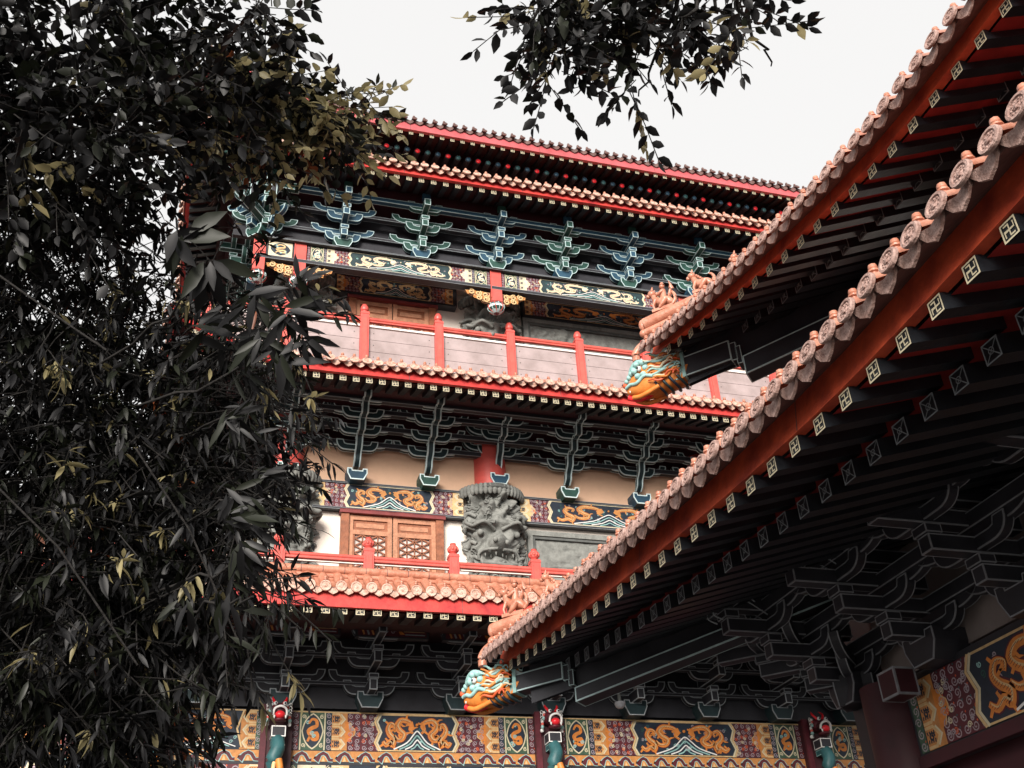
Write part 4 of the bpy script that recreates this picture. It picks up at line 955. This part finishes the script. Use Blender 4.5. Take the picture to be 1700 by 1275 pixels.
# walls, columns, brackets of the pavilion
YW = 6.0
b = B(); b.box(-8.3, 6, 6.15, 12, 0, 7.2, 'maroon'); b.box(-9.0, -8.3, 6.2, 12, 4.3, 5.9, 'dark_green'); b.box(-8.2, 6, 6.10, 6.16, 4.25, 5.3, 'wall_shaded'); b.build('wall', pav, (-2, 6.15, 0))
b = B(); b.box(-7.0, 6, 7.6, 12, 7.0, 10.5, 'dark_green'); b.build('upper_wall', pav, (-2, 7.6, 7))
b = B(); b.add([(-9.6+1.6, 4.9, 5.6), (6, 4.9, 5.6), (6, 7.6, 7.1), (-7.0, 7.6, 7.1), (-8, 12, 5.6), (-7, 12, 7.1)], [(0, 1, 2, 3), (0, 3, 5, 4)], 'tile_dark')
b.add([(-7.2, 7.2, 8.9), (6, 7.2, 8.9), (6, 11, 11), (-5, 11, 11)], [(0, 1, 2, 3)], 'tile_dark'); b.build('roof_slope', pav, (-2, 6, 5.6))
b = B(); b.box(-8.4, 6, 5.9, 12, 5.35, 5.45, 'soffit'); b.build('ceiling_boards', pav, (-2, 6, 5.4))
b = B(); b.box(-8.6, 6, 5.98, 6.12, 3.45, 4.18, 'dark_green')
for k, x0 in enumerate((-7.75, -3.9, 0)): painted_panel(b, x0, x0+3.6, 3.55, 4.12, 5.97, dm='orange', med=False, bg='navy', frame='gold_pale')
b.box(-8.0, 6, 5.95, 6.0, 3.43, 3.53, 'maroon'); b.build('painted_beam', pav, (-2, 6, 3.5))
for x in (-8.05, -4.05, 0): 
    b = B(); b.lathe([(.26, 0), (.26, 4.2)], (x, 6.02, 0), 'maroon', 28); b.rbox(x+.38, x+.62, 5.64, 5.85, 3.95, 4.18, 'maroon', 'dim_line', .018); b.build('red_column', pav, (x, 6.02, 0))
mr = bracket_meshes('dark_green', 'dark_green', 'dim_line', 3, .40, .21, .42, .70, .17, .02, w=.011, fw=.065, bs=1.2)
for x in (-8.4, -7.2, -6.0, -4.75, -3.5, -2.25):
    o = clusters(pav, mr, [(x, 5.95, 4.13)])[0]
    for sg in (-1, 1):   # curling cloud heads above the arms
        s = B()
        for k in range(3):
            y = 4.62-.30*k*0-.14*k; z = 4.98+.10*k
            s.tube(spline([(x+sg*.06+k*.05, y+.5, z-.05), (x+sg*.07+k*.05, y+.22, z+.10), (x+sg*.06+k*.05, y, z+.06), (x+sg*.06+k*.05, y-.06, z-.07), (x+sg*.06+k*.05, y+.03, z-.12)], 5), .008, 'grey_line', 4)
        s.build('cloud_scroll', o, (x, 4.6, 5))
b = B()
for y, z in ((5.93, 4.55), (5.53, 4.74), (5.13, 4.95), (4.73, 5.1), (4.40, 5.22)): b.rbox(-9.0 if y < 5 else -8.6, 6, y-.055, y+.055, z, z+.12, 'dark_green', 'dim_line', .009)
b.build('tie_beam', pav, (-2, 5, 4.6))
clusters(pav, mr, [(-8.4, 5.95, 4.13)], rz=-pi/4)

# ================================================================== TREES
def leaf(b, p, d, n, L, w, m, fold=.25, droop=.15):
    """pointed leaf from p along d, surface normal n"""
    d = d.normalized(); s_ = d.cross(n)
    if s_.length < .05: s_ = d.cross(Vector((.3, .2, 1)))
    s_.normalize(); n = s_.cross(d).normalized(); W = w/2
    P = lambda t, a, h=0: p+d*L*t+s_*W*a+n*(-droop*L*t*t+h*W)
    vs = [P(0, 0), P(.28, .82, fold), P(.30, 0), P(.28, -.82, fold), P(.60, .86, fold), P(.62, 0), P(.60, -.86, fold), P(.85, .36, fold*.5), P(.85, -.36, fold*.5), P(1, 0)]
    b.add(vs, [(0, 2, 1), (0, 3, 2), (1, 2, 5, 4), (2, 3, 6, 5), (4, 5, 9, 7), (5, 6, 8, 9)], m, True)
def rv(s=1): return Vector((random.uniform(-1, 1), random.uniform(-1, 1), random.uniform(-1, 1)))*s
def inball():
    while 1:
        v = rv()
        if v.length < 1: return v
def crown(b, tw, blobs, kind, mix):
    for px, py, dist, rx, ry, N in blobs:
        c = at(px, py, dist); k = dist/FPX; ax = RGT*rx*k; ay = UP*ry*k; az = fwd*(rx+ry)*.5*k*1.1
        for _ in range(N if kind == 'ovate' else int(N*4.6)):
            v = inball()*random.choice((1, 1, 1.12)); p = c+ax*v.x+ay*v.y+az*v.z
            out = (p-c); out = out.normalized() if out.length > 0 else rv()
            d = (out*.6+rv(.7)+Vector((0, 0, -.25))).normalized(); col = random.choices(mix[0], mix[1])[0]
            if kind == 'ovate':
                L = random.uniform(.16, .3); q = p+d*L; tw.tube([p-d*.05, (p+q)/2+rv(.01), q], .0022, 'bark', 4, False)
                n_ = random.randint(6, 9); side = d.cross(rv()).normalized()
                for i in range(n_):
                    t = (i+.6)/n_; s_ = side*(1 if i % 2 else -1); ld = (d*.75+s_*.85+rv(.3)+Vector((0, 0, -.15))).normalized()
                    l = random.uniform(.048, .078); leaf(b, p+(q-p)*t, ld, (Vector((0, 0, 1))+rv(.9)).normalized(), l, l*.56, col if random.random() < .8 else random.choices(mix[0], mix[1])[0])
                leaf(b, q, d, rv(), .06, .026, col)
            else:
                L = random.uniform(.15, .35); q = p+d*L; q.z -= .03; tw.tube([p-d*.1, (p+q)/2+rv(.015), q], .0022, 'bark', 4, False)
                for i in range(random.randint(7, 11)):
                    a = rv(); a = (a-d*a.dot(d)).normalized(); ld = (d*.5+a*.8+Vector((0, 0, -.55))).normalized(); l = random.uniform(.042, .088)
                    leaf(b, q-d*random.uniform(0, .12), ld, (Vector((0, 0, 1))+rv(.5)).normalized(), l, l*random.uniform(.2, .27), col if random.random() < .85 else random.choices(mix[0], mix[1])[0], .2, random.uniform(.1, .4))
def limb(b, pts, r0, r1):
    pts = spline(pts, 6); n = len(pts); pts = [p+rv(.02)*(1 if 0 < i < n-1 else 0) for i, p in enumerate(pts)]
    b.tube(pts, [r0+(r1-r0)*(i/(n-1))**.7 for i in range(n)], 'bark', 8)

# broad-leaved tree (small ovate leaves) reaching in along the top
DK = (['leaf_dark', 'leaf_mid', 'leaf_olive_lit'], [.72, .25, .03]); ED = (['leaf_dark', 'leaf_mid', 'leaf_olive_lit', 'leaf_red'], [.24, .26, .49, .01]); TP = (['leaf_dark', 'leaf_mid', 'leaf_olive_lit'], [.78, .17, .05])
f1 = root('leafy_tree', (-3.4, 3.2, 0), label='dark tree of small oval leaves filling the upper left corner and hanging across the sky', cat='tree')
cb, tb = B(), B()
base = Vector((-3.4, 3.2, 0))
A_ = [(60, 60, 4.6, 150, 110, 130), (210, 40, 4.8, 130, 80, 60), (330, 60, 4.9, 120, 70, 70), (60, 200, 4.3, 150, 90, 130), (200, 190, 4.5, 130, 80, 100), (330, 150, 4.7, 110, 60, 75), (430, 20, 4.4, 55, 35, 16), (120, 300, 4.4, 110, 60, 66), (30, 320, 4.2, 110, 90, 90), (270, 245, 4.8, 60, 35, 20)]
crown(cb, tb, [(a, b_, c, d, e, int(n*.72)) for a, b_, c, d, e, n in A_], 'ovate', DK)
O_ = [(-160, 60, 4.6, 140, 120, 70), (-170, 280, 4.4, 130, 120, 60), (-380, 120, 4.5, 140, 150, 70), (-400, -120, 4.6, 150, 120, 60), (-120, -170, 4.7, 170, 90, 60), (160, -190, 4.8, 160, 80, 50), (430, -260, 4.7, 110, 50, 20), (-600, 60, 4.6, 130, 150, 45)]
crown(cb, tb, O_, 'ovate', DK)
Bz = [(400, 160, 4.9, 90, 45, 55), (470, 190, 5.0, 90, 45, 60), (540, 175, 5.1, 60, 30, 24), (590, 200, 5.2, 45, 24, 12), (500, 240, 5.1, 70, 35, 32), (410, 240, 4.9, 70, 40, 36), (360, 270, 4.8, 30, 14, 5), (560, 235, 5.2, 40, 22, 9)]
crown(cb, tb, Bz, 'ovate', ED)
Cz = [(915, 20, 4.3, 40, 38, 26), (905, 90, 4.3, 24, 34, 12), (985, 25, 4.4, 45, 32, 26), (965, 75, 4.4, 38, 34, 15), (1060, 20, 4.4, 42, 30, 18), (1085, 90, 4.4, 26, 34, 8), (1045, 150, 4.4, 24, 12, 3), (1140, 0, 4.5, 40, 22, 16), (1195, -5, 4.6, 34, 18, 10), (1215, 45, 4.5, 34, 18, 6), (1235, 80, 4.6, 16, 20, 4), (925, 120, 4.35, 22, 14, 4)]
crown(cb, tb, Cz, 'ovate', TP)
limb(tb, [base, base+Vector((.1, 0, 1.5)), base+Vector((0, .1, 3.0)), base+Vector((.3, .3, 4.2)), base+Vector((.5, .2, 5.4)), base+Vector((.9, .5, 6.4))], .24, .04)
for px, py, d_ in ((-380, 120, 4.5), (-400, -120, 4.6), (-600, 60, 4.6), (-120, -170, 4.7)):
    e = at(px, py, d_); limb(tb, [base+Vector((.2, .2, 3.8)), (base+Vector((.2, .2, 3.8)))*.5+e*.5+Vector((0, 0, .25)), e], .06, .01)
t0 = base+Vector((.3, .3, 4.2)); t1 = base+Vector((0, .1, 3.0))
for px, py, d_ in ((60, 200, 4.3), (200, 60, 4.8), (330, 150, 4.7), (150, 300, 4.4), (540, 190, 5.1), (430, 240, 4.9), (330, 60, 4.9)):
    e = at(px, py, d_); limb(tb, [t1, t1*.6+e*.4+Vector((0, 0, .3)), t1*.2+e*.8+Vector((0, 0, .1)), e], .06, .006)
h0 = at(500, -420, 4.6); h1 = at(900, -140, 4.35); h2 = at(1180, -90, 4.5)
limb(tb, [t0, t0*.5+h0*.5+Vector((0, 0, .3)), h0, h1, h2], .11, .02)
for px, py, d_ in ((900, 30, 4.3), (880, 120, 4.3), (1000, 60, 4.4), (1060, 160, 4.4), (1110, 80, 4.4), (1210, 50, 4.5), (1280, 110, 4.6), (960, 100, 4.4)):
    e = at(px, py, d_); s0 = h1 if px < 1000 else h2; limb(tb, [s0, s0*.4+e*.6+rv(.04), e], .014, .003)
tb.build('trunk', f1, tuple(base)); cb.build('crown', f1, tuple(base))
# long-leaved tree on the left, lower down
f2 = root('longleaf_tree', (-2.6, 4.6, 0), label='dark tree with long drooping pointed leaves filling the lower left', cat='tree')
cb, tb = B(), B(); base = Vector((-2.6, 4.6, 0)); ML = (['leaf_dark', 'leaf_mid', 'leaf_olive_lit', 'leaf_red'], [.70, .24, .05, .008])
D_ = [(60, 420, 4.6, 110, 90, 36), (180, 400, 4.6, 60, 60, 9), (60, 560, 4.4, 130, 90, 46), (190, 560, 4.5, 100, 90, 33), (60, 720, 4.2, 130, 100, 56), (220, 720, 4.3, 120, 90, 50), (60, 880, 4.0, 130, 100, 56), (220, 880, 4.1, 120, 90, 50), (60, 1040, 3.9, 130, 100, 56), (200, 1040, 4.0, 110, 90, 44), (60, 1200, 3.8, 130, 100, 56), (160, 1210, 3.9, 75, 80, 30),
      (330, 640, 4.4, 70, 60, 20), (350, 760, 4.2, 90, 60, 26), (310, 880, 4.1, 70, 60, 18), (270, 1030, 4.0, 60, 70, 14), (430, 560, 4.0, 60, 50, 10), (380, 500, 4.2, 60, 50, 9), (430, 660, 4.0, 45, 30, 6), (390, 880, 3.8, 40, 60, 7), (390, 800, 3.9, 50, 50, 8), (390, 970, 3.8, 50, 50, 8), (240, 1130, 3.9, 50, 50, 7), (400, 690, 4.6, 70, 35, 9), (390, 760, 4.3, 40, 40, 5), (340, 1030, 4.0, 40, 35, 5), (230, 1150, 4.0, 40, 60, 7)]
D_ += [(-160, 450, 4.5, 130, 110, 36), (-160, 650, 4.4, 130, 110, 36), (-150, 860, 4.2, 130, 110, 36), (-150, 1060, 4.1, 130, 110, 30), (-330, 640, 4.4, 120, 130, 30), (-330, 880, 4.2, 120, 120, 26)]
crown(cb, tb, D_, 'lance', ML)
def spray(px, py, dist, n, L, w, dirs, m='leaf_dark'):
    c = at(px, py, dist)
    for i in range(int(n*1.5)):
        a = random.uniform(*dirs); d = RGT*cos(a)+UP*sin(a)+fwd*random.uniform(-.5, .5); l = L*random.uniform(.34, .7)
        leaf(cb, c+rv(.02), d, (UP*.4-fwd+rv(.8)).normalized(), l, w*l, random.choice((m, m, 'leaf_mid')), .22, random.uniform(.05, .3))
for a in ((300, 395, 3.0, 8, 0.184, .42, (-2.8, 1.6)), (345, 440, 3.0, 7, 0.202, .34, (-2.5, .6)), (480, 520, 2.9, 12, 0.184, .24, (-2.6, .9)), (500, 470, 2.9, 7, 0.138, .3, (-1.6, 1.8)), (430, 560, 3.0, 10, 0.184, .24, (-2.8, -.2)), (400, 620, 3.2, 12, 0.156, .15, (-1.5, .6)), (460, 640, 3.2, 10, 0.133, .12, (-1.2, .5)), (425, 790, 3.1, 6, 0.133, .22, (-1.4, .7)), (405, 830, 3.0, 5, 0.141, .22, (-1.6, .4)), (395, 900, 2.9, 6, 0.164, .25, (-1.9, -.2)), (410, 870, 2.9, 4, 0.156, .25, (-1.2, .2)), (370, 990, 2.9, 4, 0.172, .26, (-2.0, -.6)), (390, 930, 3.0, 7, 0.156, .24, (-2.6, -.5)), (420, 500, 3.0, 9, 0.184, .26, (-2.8, 1)), (460, 590, 2.9, 9, 0.184, .24, (-2.6, .6)), (380, 570, 3.1, 9, 0.184, .26, (-2.8, 1)), (500, 560, 2.9, 7, 0.166, .24, (-2.2, .2)), (330, 540, 3.1, 8, 0.184, .26, (-2.8, 1)), (385, 700, 3.1, 6, 0.133, .2, (-2.6, .8)), (425, 720, 3.1, 4, 0.118, .2, (-2, .8)), (380, 820, 3.1, 9, 0.149, .22, (-2.8, .8)), (375, 860, 3.0, 6, 0.149, .22, (-2.6, .6)), (425, 940, 3.0, 4, 0.133, .24, (-2, .2)), (395, 960, 3.0, 4, 0.141, .24, (-2.2, .2)), (380, 690, 3.1, 9, 0.149, .2, (-2.8, .8)), (370, 1060, 3.2, 6, 0.156, .2, (-2.0, .4)), (300, 1000, 3.0, 5, 0.156, .24, (-2.8, -.4)), (390, 1020, 3.1, 3, 0.149, .24, (-1.5, 0))):
    spray(*a)
limb(tb, [base, base+Vector((0, .1, 1.2)), base+Vector((.15, 0, 2.6)), base+Vector((.2, .1, 4.0)), base+Vector((.5, 0, 4.9))], .2, .03)
t1 = base+Vector((.1, 0, 1.8)); t2 = base+Vector((.2, 0, 2.8))
for px, py, d_ in ((60, 420, 4.6), (200, 560, 4.5), (220, 720, 4.3), (220, 880, 4.1), (220, 1040, 4.0), (200, 1210, 3.9), (345, 430, 3.0), (480, 520, 2.9), (430, 640, 3.2), (460, 800, 3.1), (440, 900, 2.9), (420, 990, 2.9), (350, 760, 4.2)):
    e = at(px, py, d_); s0 = t1 if py > 800 else t2; limb(tb, [s0, s0*.5+e*.5+Vector((0, 0, .25))+fwd*.9, s0*.15+e*.85+rv(.06)+fwd*.5, e], .009, .003)
for _ in range(5):
    e = at(random.uniform(120, 480), random.uniform(450, 1150), random.uniform(3.2, 4.2)); tb.tube([e, e+RGT*random.uniform(-.3, .1)+UP*random.uniform(.05, .35), e+RGT*random.uniform(-.7, -.2)+UP*random.uniform(.2, .6)], .0035, 'bark', 4)
tb.build('trunk', f2, tuple(base)); cb.build('crown', f2, tuple(base))
